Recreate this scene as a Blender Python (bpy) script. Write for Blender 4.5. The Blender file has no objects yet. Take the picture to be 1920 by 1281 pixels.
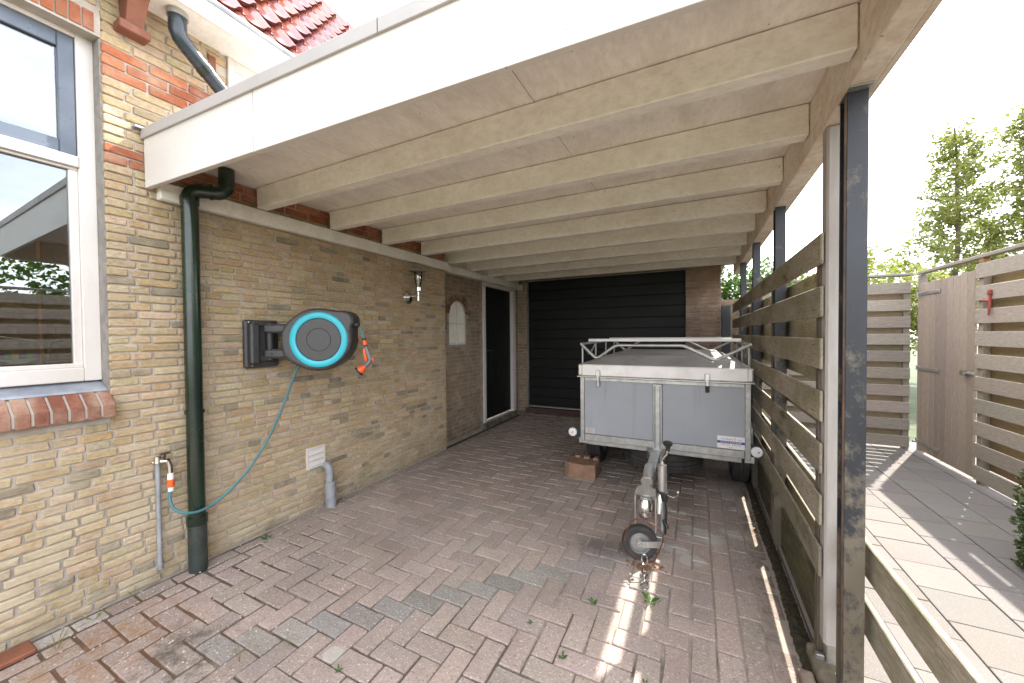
import bpy, math, random
from mathutils import Vector, Matrix
random.seed(7)
S = bpy.context.scene
COL = S.collection
rad = math.radians

# ------------------------------------------------------------------ camera
yaw, pit, rol = rad(26.4), rad(1.052), rad(-0.493)
fw = Vector((-math.sin(yaw)*math.cos(pit), math.cos(yaw)*math.cos(pit), -math.sin(pit)))
r0 = Vector((math.cos(yaw), math.sin(yaw), 0)); u0 = r0.cross(fw)
R = math.cos(rol)*r0 + math.sin(rol)*u0
U = -math.sin(rol)*r0 + math.cos(rol)*u0
CAM = Vector((2.968, 0.0, 1.5))
cd = bpy.data.cameras.new('camera'); cam = bpy.data.objects.new('camera', cd); COL.objects.link(cam)
m = Matrix((R, U, -fw)).transposed().to_4x4(); m.translation = CAM
cam.matrix_world = m
cd.sensor_width = 36; cd.lens = 699.3/1920*36; cd.clip_start = 0.02; cd.clip_end = 2000
S.camera = cam
def project(p):
    d = Vector(p)-CAM; w = d.dot(fw)
    if w < .05: return None
    return 960+699.3*d.dot(R)/w, 640.5-699.3*d.dot(U)/w, w

# ------------------------------------------------------------------ light
SUN = Vector((0.412, 0.775, 1.0)).normalized()
el = math.asin(SUN.z); az = math.atan2(SUN.x, SUN.y)
W = bpy.data.worlds.new('World'); S.world = W; W.use_nodes = True
nt = W.node_tree; nt.nodes.clear()
out = nt.nodes.new('ShaderNodeOutputWorld'); bg = nt.nodes.new('ShaderNodeBackground')
sky = nt.nodes.new('ShaderNodeTexSky'); sky.sky_type = 'NISHITA'; sky.sun_disc = False
sky.sun_elevation = el; sky.sun_rotation = az; sky.dust_density = 2.5; sky.air_density = 1.0
tc = nt.nodes.new('ShaderNodeTexCoord'); mp = nt.nodes.new('ShaderNodeMapping'); mp.inputs['Scale'].default_value = (1, 1, 3)
nz = nt.nodes.new('ShaderNodeTexNoise'); nz.inputs['Scale'].default_value = 2.2; nz.inputs['Detail'].default_value = 7; nz.inputs['Roughness'].default_value = .58
rp = nt.nodes.new('ShaderNodeValToRGB'); rp.color_ramp.elements[0].position = .30; rp.color_ramp.elements[1].position = .62
rp.color_ramp.elements[0].color = (.25, .25, .25, 1)
mx = nt.nodes.new('ShaderNodeMixRGB'); mx.inputs[2].default_value = (7.6, 7.7, 8.0, 1)
nt.links.new(tc.outputs['Generated'], mp.inputs[0]); nt.links.new(mp.outputs[0], nz.inputs['Vector'])
nt.links.new(nz.outputs['Fac'], rp.inputs[0]); nt.links.new(rp.outputs[0], mx.inputs[0])
nt.links.new(sky.outputs[0], mx.inputs[1]); nt.links.new(mx.outputs[0], bg.inputs[0])
bg.inputs[1].default_value = 0.15
nt.links.new(bg.outputs[0], out.inputs[0])
sd = bpy.data.lights.new('sun', 'SUN'); sd.energy = 3.2; sd.angle = rad(.6); sd.color = (1, .95, .87)
sun = bpy.data.objects.new('sun', sd); COL.objects.link(sun)
sun.rotation_euler = SUN.to_track_quat('Z', 'Y').to_euler(); sun.location = (8, 12, 14)
vs = S.view_settings; vs.view_transform = 'Standard'; vs.look = 'None'; vs.exposure = 2.15; vs.gamma = 1; vs.use_curve_mapping = False
S.cycles.max_bounces = 10; S.cycles.diffuse_bounces = 6; S.cycles.caustics_reflective = False; S.cycles.caustics_refractive = False

# ------------------------------------------------------------------ materials
MATS = {}
class NT:
    def __init__(s, name):
        s.m = bpy.data.materials.new(name); s.m.use_nodes = True; s.n = s.m.node_tree.nodes; s.l = s.m.node_tree.links
        s.b = s.n['Principled BSDF']; s.g = s.n.new('ShaderNodeNewGeometry')
    def link(s, a, b): s.l.new(a, b)
    def pos(s, stretch=(1, 1, 1)):
        mp = s.n.new('ShaderNodeMapping'); mp.inputs['Scale'].default_value = stretch
        s.link(s.g.outputs['Position'], mp.inputs[0]); return mp.outputs[0]
    def noise(s, scale, stretch=(1, 1, 1), detail=4, rough=.55, dist=0):
        t = s.n.new('ShaderNodeTexNoise'); t.inputs['Scale'].default_value = scale; t.inputs['Detail'].default_value = detail
        t.inputs['Roughness'].default_value = rough; t.inputs['Distortion'].default_value = dist
        s.link(s.pos(stretch), t.inputs['Vector']); return t.outputs['Fac']
    def ramp(s, v, a, b):
        t = s.n.new('ShaderNodeMapRange'); t.inputs[1].default_value = a; t.inputs[2].default_value = b
        t.clamp = True; s.link(v, t.inputs[0]); return t.outputs[0]
    def math(s, op, a, b=None):
        t = s.n.new('ShaderNodeMath'); t.operation = op
        for i, v in enumerate((a, b)):
            if v is None: continue
            if isinstance(v, (int, float)): t.inputs[i].default_value = v
            else: s.link(v, t.inputs[i])
        return t.outputs[0]
    def mix(s, f, a, b, mode='MIX'):
        t = s.n.new('ShaderNodeMixRGB'); t.blend_type = mode
        for i, v in enumerate((f, a, b)):
            if isinstance(v, (int, float)): t.inputs[i].default_value = v
            elif isinstance(v, tuple): t.inputs[i].default_value = (*v, 1) if len(v) == 3 else v
            else: s.link(v, t.inputs[i])
        return t.outputs[0]
    def bcol(s):
        a = s.n.new('ShaderNodeAttribute'); a.attribute_type = 'GEOMETRY'; a.attribute_name = 'bcol'
        b = s.n.new('ShaderNodeAttribute'); b.attribute_type = 'OBJECT'; b.attribute_name = 'bcol'
        return s.mix(1.0, a.outputs['Color'], b.outputs['Color'], 'ADD')
    def sep(s):
        t = s.n.new('ShaderNodeSeparateXYZ'); s.link(s.g.outputs['Position'], t.inputs[0]); return t.outputs
    def bump(s, h, strength=.4, dist=.01):
        t = s.n.new('ShaderNodeBump'); t.inputs['Strength'].default_value = strength; t.inputs['Distance'].default_value = dist
        s.link(h, t.inputs['Height']); s.link(t.outputs[0], s.b.inputs['Normal'])
    def blob(s, x, y, rr, nfac, soft=.5):
        sp = s.sep()
        dx = s.math('MULTIPLY', s.math('SUBTRACT', sp[0], x), 1/rr[0]); dy = s.math('MULTIPLY', s.math('SUBTRACT', sp[1], y), 1/rr[1])
        d = s.math('SQRT', s.math('ADD', s.math('MULTIPLY', dx, dx), s.math('MULTIPLY', dy, dy)))
        d = s.math('ADD', d, s.math('MULTIPLY', s.math('SUBTRACT', nfac, .5), 1.3))
        return s.ramp(d, 1.0, 1.0-soft)
def mat(name, col, col2=None, scale=4, rough=.7, metal=0, bump=0, bscale=60, stretch=(1, 1, 1), dirt=None, dscale=3, dlo=.5, dhi=.75, damt=.6, spec=None, dstretch=None, detail=5):
    t = NT(name)
    c = col
    if col2: c = t.mix(t.ramp(t.noise(scale, stretch, detail), .35, .65), col, col2)
    if dirt:
        f = t.math('MULTIPLY', t.ramp(t.noise(dscale, dstretch or stretch, 6, .65), dlo, dhi), damt)
        c = t.mix(f, c, dirt)
    if isinstance(c, tuple): t.b.inputs['Base Color'].default_value = (*c, 1)
    else: t.link(c, t.b.inputs['Base Color'])
    rr = t.math('ADD', t.math('MULTIPLY', t.math('SUBTRACT', t.noise(bscale*.3, stretch, 3), .5), .3), rough)
    t.link(rr, t.b.inputs['Roughness']); t.b.inputs['Metallic'].default_value = metal
    if spec is not None: t.b.inputs['Specular IOR Level'].default_value = spec
    if bump: t.bump(t.noise(bscale, stretch, 6, .6), bump, .004)
    MATS[name] = t.m
    return t.m

def brick_mat(name, dark=.35, bump=.8):
    t = NT(name); c = t.bcol()
    n1 = t.noise(38, (1, 1, 1.6), 6, .65); n2 = t.noise(7, (1, 1, 1), 4)
    c = t.mix(t.math('MULTIPLY', t.ramp(n1, .38, .72), dark), c, (.10, .075, .05))
    c = t.mix(t.math('MULTIPLY', t.ramp(n2, .48, .72), .45), c, (.58, .47, .34))
    n3 = t.noise(160, (1, 1, 1), 3)
    c = t.mix(t.math('MULTIPLY', t.ramp(n3, .62, .75), .4), c, (.08, .055, .04))
    z = t.sep()[2]; damp = t.math('MULTIPLY', t.ramp(t.math('ADD', z, t.math('MULTIPLY', n2, .25)), .32, .08), .55)
    c = t.mix(damp, c, (.13, .115, .075))
    if 'yellow' in name:
        X_, Y_, Z_ = t.sep()
        st1 = t.math('MULTIPLY', t.ramp(t.noise(6, (1, 1, .18), 5, .65), .50, .66), t.ramp(Z_, 1.5, 2.5))
        c = t.mix(t.math('MULTIPLY', st1, .45), c, (.30, .21, .12))
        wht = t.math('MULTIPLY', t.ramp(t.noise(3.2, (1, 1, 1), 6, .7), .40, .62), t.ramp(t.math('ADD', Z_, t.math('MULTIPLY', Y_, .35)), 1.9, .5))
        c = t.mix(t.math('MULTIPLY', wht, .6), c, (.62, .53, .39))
    t.link(c, t.b.inputs['Base Color']); t.b.inputs['Roughness'].default_value = .92; t.b.inputs['Specular IOR Level'].default_value = .2
    h = t.math('ADD', t.noise(55, (1, 1, 2.2), 6, .7), t.math('MULTIPLY', n3, .35))
    t.bump(h, bump, .006); MATS[name] = t.m; return t.m
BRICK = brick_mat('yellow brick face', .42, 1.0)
BRICK_R = brick_mat('garage brick face', .4, .6)
MORTAR = mat('mortar', (.51, .455, .395), (.41, .36, .305), 9, .95, bump=.6, bscale=150, dirt=(.14, .12, .09), dscale=1.5, dlo=.5, dhi=.8, damt=.5)
MORTAR_D = mat('garage mortar', (.38, .33, .28), (.28, .24, .20), 9, .95, bump=.6, bscale=150)
RENDER_GREY = mat('cement strip', (.22, .2, .18), (.3, .28, .25), 20, .95, bump=.8, bscale=120)

# pavers
t = NT('concrete paver'); c = t.bcol(); spk = t.noise(105, (1, 1, 1), 2, .4); spk2 = t.noise(85, (1, 1, 1), 3); big = t.noise(1.6, (1, 1, 1), 5, .6)
c = t.mix(t.math('MULTIPLY', t.ramp(spk, .62, .68), .85), c, (.62, .57, .51))
c = t.mix(t.math('MULTIPLY', t.ramp(spk2, .58, .70), .6), c, (.08, .065, .055))
c = t.mix(t.math('MULTIPLY', t.ramp(t.noise(40, (1, 1, 1), 6, .8), .48, .7), .4), c, (.15, .115, .095))
c = t.mix(t.math('MULTIPLY', t.ramp(big, .42, .7), .35), c, (.13, .10, .085))
med = t.noise(14, (1, 1, 1), 6, .7)
c = t.mix(t.math('MULTIPLY', t.ramp(med, .5, .75), .3), c, (.30, .255, .225))
xs, ys, zs = t.sep()
# rust run-off below the tap, mud by the wall, dark green film, pale limewash marks
rust = t.math('MULTIPLY', t.blob(.36, .72, (.40, .42), med, .7), t.ramp(t.noise(9, (1, 1, 1), 5, .7), .42, .62))
c = t.mix(t.math('MULTIPLY', rust, .7), c, (.28, .14, .055))
mud = t.math('MULTIPLY', t.blob(.80, .86, (.36, .26), med, .7), t.ramp(t.noise(5, (1, 1, 1), 5, .7), .45, .6))
c = t.mix(t.math('MULTIPLY', mud, .7), c, (.055, .05, .035))
oil = t.blob(2.35, 2.62, (.28, .20), med, .8)
c = t.mix(t.math('MULTIPLY', oil, .6), c, (.05, .045, .042))
for (sx, sy, ra, rb) in ((3.03, 3.05, .13, .10), (2.83, 2.80, .10, .07), (2.93, 3.13, .10, .06), (2.94, 2.70, .09, .08), (3.23, 3.20, .12, .08),
                         (3.33, 3.66, .12, .10), (2.83, 3.38, .07, .05), (2.74, 3.42, .05, .05), (1.435, 1.17, .055, .05), (2.90, 3.9, .10, .05)):
    c = t.mix(t.math('MULTIPLY', t.blob(sx, sy, (ra, rb), med, .25), .72), c, (.45, .42, .37))
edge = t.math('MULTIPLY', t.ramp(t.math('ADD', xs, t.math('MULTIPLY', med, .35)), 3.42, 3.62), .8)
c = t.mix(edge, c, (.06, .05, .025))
t.link(c, t.b.inputs['Base Color']); t.b.inputs['Roughness'].default_value = .88; t.b.inputs['Specular IOR Level'].default_value = .3
t.bump(t.math('ADD', t.math('MULTIPLY', spk, .6), t.noise(60, (1, 1, 1), 5, .75)), .9, .005)
PAVER = t.m
t = NT('joint sand'); n = t.noise(40, (1, 1, 1), 5, .7); c = t.mix(n, (.06, .045, .033), (.17, .13, .10))
far = t.math('MULTIPLY', t.ramp(t.sep()[1], 1.2, 2.6), .35)
c = t.mix(t.ramp(t.math('ADD', t.noise(3.5, (1, 1, 1), 5, .7), far), .55, .72), c, (.33, .275, .23))
rs = t.blob(.5, .8, (.6, .55), n, .7); c = t.mix(t.math('MULTIPLY', rs, .6), c, (.17, .07, .025))
t.link(c, t.b.inputs['Base Color']); t.b.inputs['Roughness'].default_value = 1; t.bump(n, .9, .01); SANDM = t.m
t = NT('garden tile'); c = t.bcol(); n = t.noise(25, (1, 1, 1), 6, .7); c = t.mix(t.math('MULTIPLY', t.ramp(n, .45, .7), .35), c, (.12, .11, .10))
c = t.mix(t.math('MULTIPLY', t.ramp(t.noise(220, (1, 1, 1), 2), .6, .7), .5), c, (.42, .39, .36))
c = t.mix(t.math('MULTIPLY', t.ramp(t.noise(2.2, (1, 1, 1), 5), .5, .7), .3), c, (.14, .115, .10))
t.link(c, t.b.inputs['Base Color']); t.b.inputs['Roughness'].default_value = .9; t.bump(n, .35, .004); TILEM = t.m
GROUND = mat('garden soil', (.05, .045, .03), (.05, .09, .025), 3, .95, bump=.5, bscale=30)

def wood(name, grain, base_dirt=(.04, .035, .02), moss=0, gs=1.0, fallback=None):
    t = NT(name); c = t.bcol()
    g = t.noise(30*gs, grain, 7, .7, .6)
    c = t.mix(t.math('MULTIPLY', t.ramp(g, .38, .68), .6), c, base_dirt)
    g2 = t.noise(9, tuple(.3+.7*v for v in grain), 5, .6)
    c = t.mix(t.math('MULTIPLY', t.ramp(g2, .5, .7), .4), c, (.34, .31, .27))
    if moss:
        z = t.sep()[2]
        mo = t.math('MULTIPLY', t.ramp(t.noise(2.6, (1, 1, 1.8), 6, .7), .42, .62), moss)
        c = t.mix(mo, c, (.14, .145, .055))
        dk = t.math('MULTIPLY', t.ramp(t.noise(4, (1, .6, 1.6), 7, .75), .56, .68), .75)
        c = t.mix(dk, c, (.035, .028, .02))
        rd = t.math('MULTIPLY', t.ramp(t.noise(3.3, (1, 1.6, .35), 6, .7, 1.), .58, .70), .5)
        c = t.mix(rd, c, (.20, .085, .05))
    t.link(c, t.b.inputs['Base Color']); t.b.inputs['Roughness'].default_value = .9; t.b.inputs['Specular IOR Level'].default_value = .25
    t.bump(g, .5, .004); return t.m
WOOD_Y = wood('mossy board lengthwise', (8, .6, 8), moss=.5)
WOOD_Y2 = wood('grey board lengthwise', (8, .6, 8), (.09, .075, .055))
WOOD_X = wood('grey board crosswise', (.6, 8, 8), (.09, .075, .055))
WOOD_Z = wood('upright timber', (9, 9, .5), (.09, .065, .045))

def paint(name, col, stain, amt, stretch=(1, 1, 1), rough=.55, fine=.15, bump=.15, sc=2.2):
    t = NT(name)
    c = t.mix(t.math('MULTIPLY', t.ramp(t.noise(sc, stretch, 7, .7), .42, .72), amt), col, stain)
    c = t.mix(t.math('MULTIPLY', t.ramp(t.noise(26, stretch, 6, .75), .45, .7), fine), c, stain)
    sp = t.math('MULTIPLY', t.ramp(t.noise(34, (1, 1, 1), 2), .74, .78), .7)
    c = t.mix(sp, c, (.10, .075, .05))
    t.link(c, t.b.inputs['Base Color']); t.b.inputs['Roughness'].default_value = rough
    t.bump(t.noise(90, stretch, 6, .7), bump, .003); MATS[name] = t.m; return t.m
BEAM = paint('cream beam paint', (.88, .85, .79), (.62, .57, .49), .65, (.8, 1.3, 1.3), .65, .55, .3, 3.5)
DECK = paint('cream plywood paint', (.85, .81, .75), (.58, .53, .46), .7, (1.8, .7, 1), .7, .5, .4, 3.5)
RIM = paint('stained rim beam', (.80, .74, .65), (.46, .31, .18), .85, (1, .8, 1.3), .7, .5, .4, 2.6)
FASCIA = paint('white fascia paint', (.66, .635, .595), (.50, .43, .35), .35, (.4, 1, 1), .45, .05, .06)
WHITE = paint('white window paint', (.70, .66, .62), (.46, .38, .31), .4, (1, 1, .4), .4, .08, .1)
BLUEGREY = mat('blue grey sash paint', (.085, .105, .14), (.12, .145, .18), 6, .32, bump=.05, bscale=90)
CAPM = mat('grey roof trim', (.42, .39, .37), (.37, .345, .33), 3, .5, bump=.03)
ZINC = mat('zinc flashing', (.28, .30, .35), (.42, .44, .48), 9, .5, metal=.5, bump=.3, bscale=40, dirt=(.2, .18, .16), dscale=8)
PVC_DARK = mat('dark green pipe', (.008, .014, .012), (.012, .03, .014), 3, .22, bump=.02, dirt=(.06, .07, .06), dscale=7, dlo=.6, dhi=.8, damt=.3, spec=.6)
PVC_GREY = mat('grey pvc pipe', (.32, .33, .35), (.24, .24, .25), 8, .55, bump=.1, dirt=(.12, .10, .08), dscale=14, damt=.6)
STEEL_BLK = None
t = NT('black painted steel'); ys_ = t.sep()
c = t.mix(t.ramp(t.noise(3, (1, 1, .6), 5), .4, .65), (.012, .013, .018), (.026, .028, .036))
mo = t.ramp(t.math('ADD', t.noise(7, (1, 1, .8), 8, .75), t.math('MULTIPLY', t.ramp(ys_[2], 1.7, .1), .24)), .57, .68)
c = t.mix(t.math('MULTIPLY', mo, .8), c, (.15, .125, .085))
t.link(c, t.b.inputs['Base Color']); t.b.inputs['Roughness'].default_value = .45; t.bump(mo, .3, .002); STEEL_BLK = t.m
RUSTY = mat('rusty steel edge', (.09, .05, .03), (.03, .022, .018), 12, .85, bump=.4)
GALV = mat('galvanised steel', (.48, .48, .46), (.36, .36, .345), 22, .42, metal=.75, bump=.12, bscale=40, dirt=(.2, .18, .15), dscale=6, damt=.4)
ALU = mat('brushed aluminium', (.60, .59, .56), (.50, .49, .46), 16, .38, metal=.8, bump=.1, bscale=70, stretch=(3, .4, 1), dirt=(.25, .22, .18), dscale=6, damt=.35)
PANEL = mat('grey trailer panel', (.31, .325, .35), (.335, .35, .375), 2.5, .4, bump=.02, dirt=(.17, .165, .16), dscale=2, dstretch=(6, 1, .5), dlo=.55, dhi=.75, damt=.5)
LIDM = mat('white lid edge', (.86, .82, .80), (.76, .73, .70), 3, .45, metal=.1, bump=.05, dirt=(.35, .3, .25), dscale=5, damt=.3)
LIDTOP = mat('grey lid skin', (.42, .415, .40), (.34, .33, .31), 3, .5, metal=.3, bump=.05, dirt=(.2, .18, .15), dscale=3, damt=.4)
RUBBER = mat('rubber', (.03, .028, .026), (.055, .05, .045), 12, .8, bump=.2)
BLKP = mat('black plastic', (.014, .014, .015), (.022, .022, .023), 12, .45, bump=.1)
REELG = mat('charcoal plastic', (.042, .040, .041), (.052, .049, .05), 30, .42, bump=.12, bscale=220)
TURQ = mat('turquoise plastic', (.03, .47, .56), (.03, .42, .52), 5, .35)
HOSE = mat('teal hose', (.06, .20, .22), (.05, .15, .17), 8, .4)
ORANGE = mat('orange plastic', (.85, .12, .02), (.8, .10, .02), 5, .35)
GREYP = mat('grey plastic', (.16, .17, .19), (.13, .14, .16), 5, .4)
CHROME = mat('chrome', (.75, .74, .72), (.6, .59, .57), 5, .15, metal=1)
BLACKDOOR = mat('black door paint', (.004, .0045, .0045), (.007, .0075, .007), 3, .55, spec=.3, bump=.08, bscale=30, stretch=(1, 1, .4))
GARAGEM = mat('dark garage door paint', (.006, .007, .0065), (.011, .012, .011), 3, .5, spec=.25, bump=.12, bscale=40, stretch=(.3, 1, 1), dirt=(.06, .055, .05), dscale=9, dlo=.62, dhi=.75, damt=.12)
DARKGREY = mat('dark grey board', (.045, .05, .06), (.065, .07, .08), 5, .6, bump=.1)
GREYBEAM = mat('grey lintel paint', (.16, .155, .15), (.22, .21, .195), 6, .75, bump=.3)
ROOFTILE = None
t = NT('glazed clay tile'); c = t.mix(t.ramp(t.noise(5, (1, 1, 1), 4), .4, .6), (.20, .055, .030), (.11, .030, .035))
c = t.mix(t.math('MULTIPLY', t.ramp(t.noise(30, (1, 1, 1), 4), .55, .7), .4), c, (.36, .13, .06))
t.link(c, t.b.inputs['Base Color']); t.b.inputs['Roughness'].default_value = .2; t.b.inputs['Specular IOR Level'].default_value = .6; t.bump(t.noise(20, (1, 1, 1), 3), .1, .004); ROOFTILE = t.m
TERRA = mat('terracotta corbel', (.24, .085, .045), (.17, .06, .035), 12, .7, bump=.25, dirt=(.1, .06, .05), dscale=14, damt=.4)
LAMPW = mat('white reflector', (.80, .80, .80), (.74, .74, .74), 30, .25)
STICK = mat('sticker white', (.80, .78, .77), (.75, .73, .72), 20, .4)
STICKP = mat('sticker pinkish', (.60, .53, .50), (.50, .45, .44), 60, .5)
BLUE = mat('sticker blue', (.03, .07, .35), (.03, .06, .3), 20, .4)
REDINK = mat('sticker red ink', (.6, .05, .05), (.5, .05, .05), 20, .4)
DARKINK = mat('sticker dark ink', (.05, .04, .04), (.06, .05, .05), 20, .4)
BLOCK = mat('buff concrete block', (.34, .20, .13), (.24, .14, .09), 14, .95, bump=1.0, bscale=50, dirt=(.10, .075, .05), dscale=10, damt=.6)
CONC = mat('mossy concrete', (.22, .18, .13), (.12, .10, .07), 12, .95, bump=.8, bscale=60, dirt=(.07, .07, .03), dscale=6, damt=.7)
WHITEPOST = mat('limed grey post', (.42, .39, .36), (.33, .30, .27), 14, .85, bump=.5, bscale=60, stretch=(1, 1, .25), dirt=(.22, .18, .14), dscale=5, damt=.4)
BARK = mat('bark', (.09, .07, .05), (.15, .12, .09), 12, .9, bump=.5, bscale=40)
MOSS = mat('moss', (.022, .020, .009), (.05, .036, .018), 30, 1, bump=1, bscale=90)
DRYLEAF = mat('dry leaf', (.32, .12, .03), (.18, .07, .03), 40, .8)
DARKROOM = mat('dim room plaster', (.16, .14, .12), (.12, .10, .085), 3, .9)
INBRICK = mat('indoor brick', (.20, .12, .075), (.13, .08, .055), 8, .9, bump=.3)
COPPER = mat('copper pipe', (.45, .14, .05), (.35, .1, .04), 6, .35, metal=.7)
CREAMBLIND = mat('cream pane film', (.90, .87, .78), (.80, .76, .66), 9, .35)
CABLE = mat('red brown cable', (.16, .05, .03), (.10, .04, .02), 8, .5)
def leafmat(name, a, b, tr=.5):
    t = NT(name); oi = t.noise(2.2, (1, 1, 1), 3); n2 = t.noise(14, (1, 1, 1), 2)
    c = t.mix(t.ramp(oi, .35, .65), a, b); c = t.mix(t.math('MULTIPLY', n2, .4), c, tuple(min(1, v*1.8) for v in a))
    t.link(c, t.b.inputs['Base Color']); t.b.inputs['Roughness'].default_value = .5
    tl = t.n.new('ShaderNodeBsdfTranslucent'); t.link(t.mix(.5, c, (.16, .22, .02)), tl.inputs[0]); ms = t.n.new('ShaderNodeMixShader'); ms.inputs[0].default_value = tr
    t.link(t.b.outputs[0], ms.inputs[1]); t.link(tl.outputs[0], ms.inputs[2]); t.link(ms.outputs[0], t.n['Material Output'].inputs[0]); return t.m
LEAF = leafmat('tree leaves', (.17, .20, .05), (.25, .215, .07), .5)
LEAF_D = leafmat('dark leaves', (.035, .10, .015), (.06, .14, .02), .35)
LEAF_H = leafmat('hedge leaves', (.045, .085, .02), (.11, .07, .03), .3)
def glassmat(name, tint, rough=.0, f0=1.5):
    t = NT(name); gl = t.n.new('ShaderNodeBsdfGlossy'); gl.inputs['Roughness'].default_value = rough; gl.inputs[0].default_value = (.95, .97, 1, 1)
    tr = t.n.new('ShaderNodeBsdfTransparent'); tr.inputs[0].default_value = (*tint, 1)
    fr = t.n.new('ShaderNodeFresnel'); fr.inputs[0].default_value = f0
    f = t.math('ADD', t.math('MULTIPLY', fr.outputs[0], 1.0), .04); ms = t.n.new('ShaderNodeMixShader')
    t.link(f, ms.inputs[0]); t.link(tr.outputs[0], ms.inputs[1]); t.link(gl.outputs[0], ms.inputs[2]); t.link(ms.outputs[0], t.n['Material Output'].inputs[0]); return t.m
GLASS = glassmat('window glass', (.86, .9, .88), 0, 1.95)
LGLASS = glassmat('lamp glass', (.9, .9, .88), .02, 1.5)

# ------------------------------------------------------------------ mesh building
WL = {}
class MB:
    def __init__(s): s.v = []; s.f = []; s.sm = False
    def add(s, vs, fs):
        n = len(s.v); s.v += [Vector(v) for v in vs]; s.f += [tuple(n+i for i in f) for f in fs]; return s
    def box(s, a, b, ch=0):
        x0, y0, z0 = [min(a[i], b[i]) for i in range(3)]; x1, y1, z1 = [max(a[i], b[i]) for i in range(3)]
        if ch <= 0:
            return s.add([(x0,y0,z0),(x1,y0,z0),(x1,y1,z0),(x0,y1,z0),(x0,y0,z1),(x1,y0,z1),(x1,y1,z1),(x0,y1,z1)],
                         [(0,3,2,1),(4,5,6,7),(0,1,5,4),(1,2,6,5),(2,3,7,6),(3,0,4,7)])
        c = min(ch, (x1-x0)*.4, (y1-y0)*.4, (z1-z0)*.4)
        vs = []
        X = (x0, x1); Y = (y0, y1); Z = (z0, z1)
        idx = {}
        for i in (0, 1):
            for j in (0, 1):
                for k in (0, 1):
                    sx, sy, sz = (1, -1)[i], (1, -1)[j], (1, -1)[k]
                    idx[i, j, k] = len(vs)
                    vs += [(X[i], Y[j]+sy*c, Z[k]+sz*c), (X[i]+sx*c, Y[j], Z[k]+sz*c), (X[i]+sx*c, Y[j]+sy*c, Z[k])]
        fs = []
        q = lambda i, j, k, a: idx[i, j, k]+a
        fs += [(q(0,0,0,0), q(0,0,1,0), q(0,1,1,0), q(0,1,0,0)), (q(1,0,0,0), q(1,1,0,0), q(1,1,1,0), q(1,0,1,0))]
        fs += [(q(0,0,0,1), q(1,0,0,1), q(1,0,1,1), q(0,0,1,1)), (q(0,1,0,1), q(0,1,1,1), q(1,1,1,1), q(1,1,0,1))]
        fs += [(q(0,0,0,2), q(0,1,0,2), q(1,1,0,2), q(1,0,0,2)), (q(0,0,1,2), q(1,0,1,2), q(1,1,1,2), q(0,1,1,2))]
        for i in (0, 1):
            for j in (0, 1):
                e = [q(i,j,0,0), q(i,j,0,1), q(i,j,1,1), q(i,j,1,0)]; fs.append(tuple(e) if (i+j) % 2 == 0 else tuple(e[::-1]))
                e = [q(i,0,j,0), q(i,1,j,0), q(i,1,j,2), q(i,0,j,2)]; fs.append(tuple(e) if (i+j) % 2 == 0 else tuple(e[::-1]))
                e = [q(0,i,j,1), q(0,i,j,2), q(1,i,j,2), q(1,i,j,1)]; fs.append(tuple(e) if (i+j) % 2 == 0 else tuple(e[::-1]))
                for k in (0, 1):
                    fs.append((q(i,j,k,0), q(i,j,k,1), q(i,j,k,2)) if (i+j+k) % 2 else (q(i,j,k,0), q(i,j,k,2), q(i,j,k,1)))
        return s.add(vs, fs)
    def tube(s, pts, r, n=10, cap=True):
        pts = [Vector(p) for p in pts]; rs = r if isinstance(r, (list, tuple)) else [r]*len(pts)
        up = None; rings = []; base = len(s.v)
        for i, p in enumerate(pts):
            d = (pts[min(i+1, len(pts)-1)]-pts[max(i-1, 0)]).normalized()
            if up is None: up = d.orthogonal().normalized()
            else:
                up = (up-d*up.dot(d)); up = up.normalized() if up.length > 1e-6 else d.orthogonal().normalized()
            sd_ = d.cross(up)
            s.v += [p+(up*math.cos(a)+sd_*math.sin(a))*rs[i] for a in [2*math.pi*k/n for k in range(n)]]
        for i in range(len(pts)-1):
            for k in range(n):
                a = base+i*n+k; b = base+i*n+(k+1) % n; s.f.append((a, b, b+n, a+n))
        if cap:
            s.f.append(tuple(base+k for k in range(n))[::-1]); s.f.append(tuple(base+(len(pts)-1)*n+k for k in range(n)))
        s.sm = True; return s
    def lathe(s, c, axis, prof, n=24, closed=False):
        c = Vector(c); ax = Vector(axis).normalized(); a = ax.orthogonal().normalized(); b = ax.cross(a); base = len(s.v)
        for (rr, h) in prof:
            s.v += [c+ax*h+(a*math.cos(2*math.pi*k/n)+b*math.sin(2*math.pi*k/n))*max(rr, 1e-4) for k in range(n)]
        m_ = len(prof)
        for i in range(m_ if closed else m_-1):
            for k in range(n):
                j = (i+1) % m_
                s.f.append((base+i*n+k, base+i*n+(k+1) % n, base+j*n+(k+1) % n, base+j*n+k))
        s.sm = True; return s
    def prism(s, poly, o, ex, ez, en, d0, d1, inset=0):
        """polygon in (ex, ez) coordinates at o, extruded along en from d0 to d1"""
        o, ex, ez, en = map(Vector, (o, ex, ez, en)); n = len(poly)
        cx = sum(p[0] for p in poly)/n; cz = sum(p[1] for p in poly)/n
        rows = [(d0, 1)]
        if inset:
            k = 1-inset; dd = (d1-d0)
            rows += [(d1-dd*.12, 1), (d1, k)]
        else: rows += [(d1, 1)]
        base = len(s.v)
        for d, k in rows:
            s.v += [o+ex*(cx+(p[0]-cx)*k)+ez*(cz+(p[1]-cz)*k)+en*d for p in poly]
        for i in range(len(rows)-1):
            for k in range(n):
                s.f.append((base+i*n+k, base+i*n+(k+1) % n, base+(i+1)*n+(k+1) % n, base+(i+1)*n+k))
        s.f.append(tuple(base+k for k in range(n))[::-1]); s.f.append(tuple(base+(len(rows)-1)*n+k for k in range(n))); return s
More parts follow.
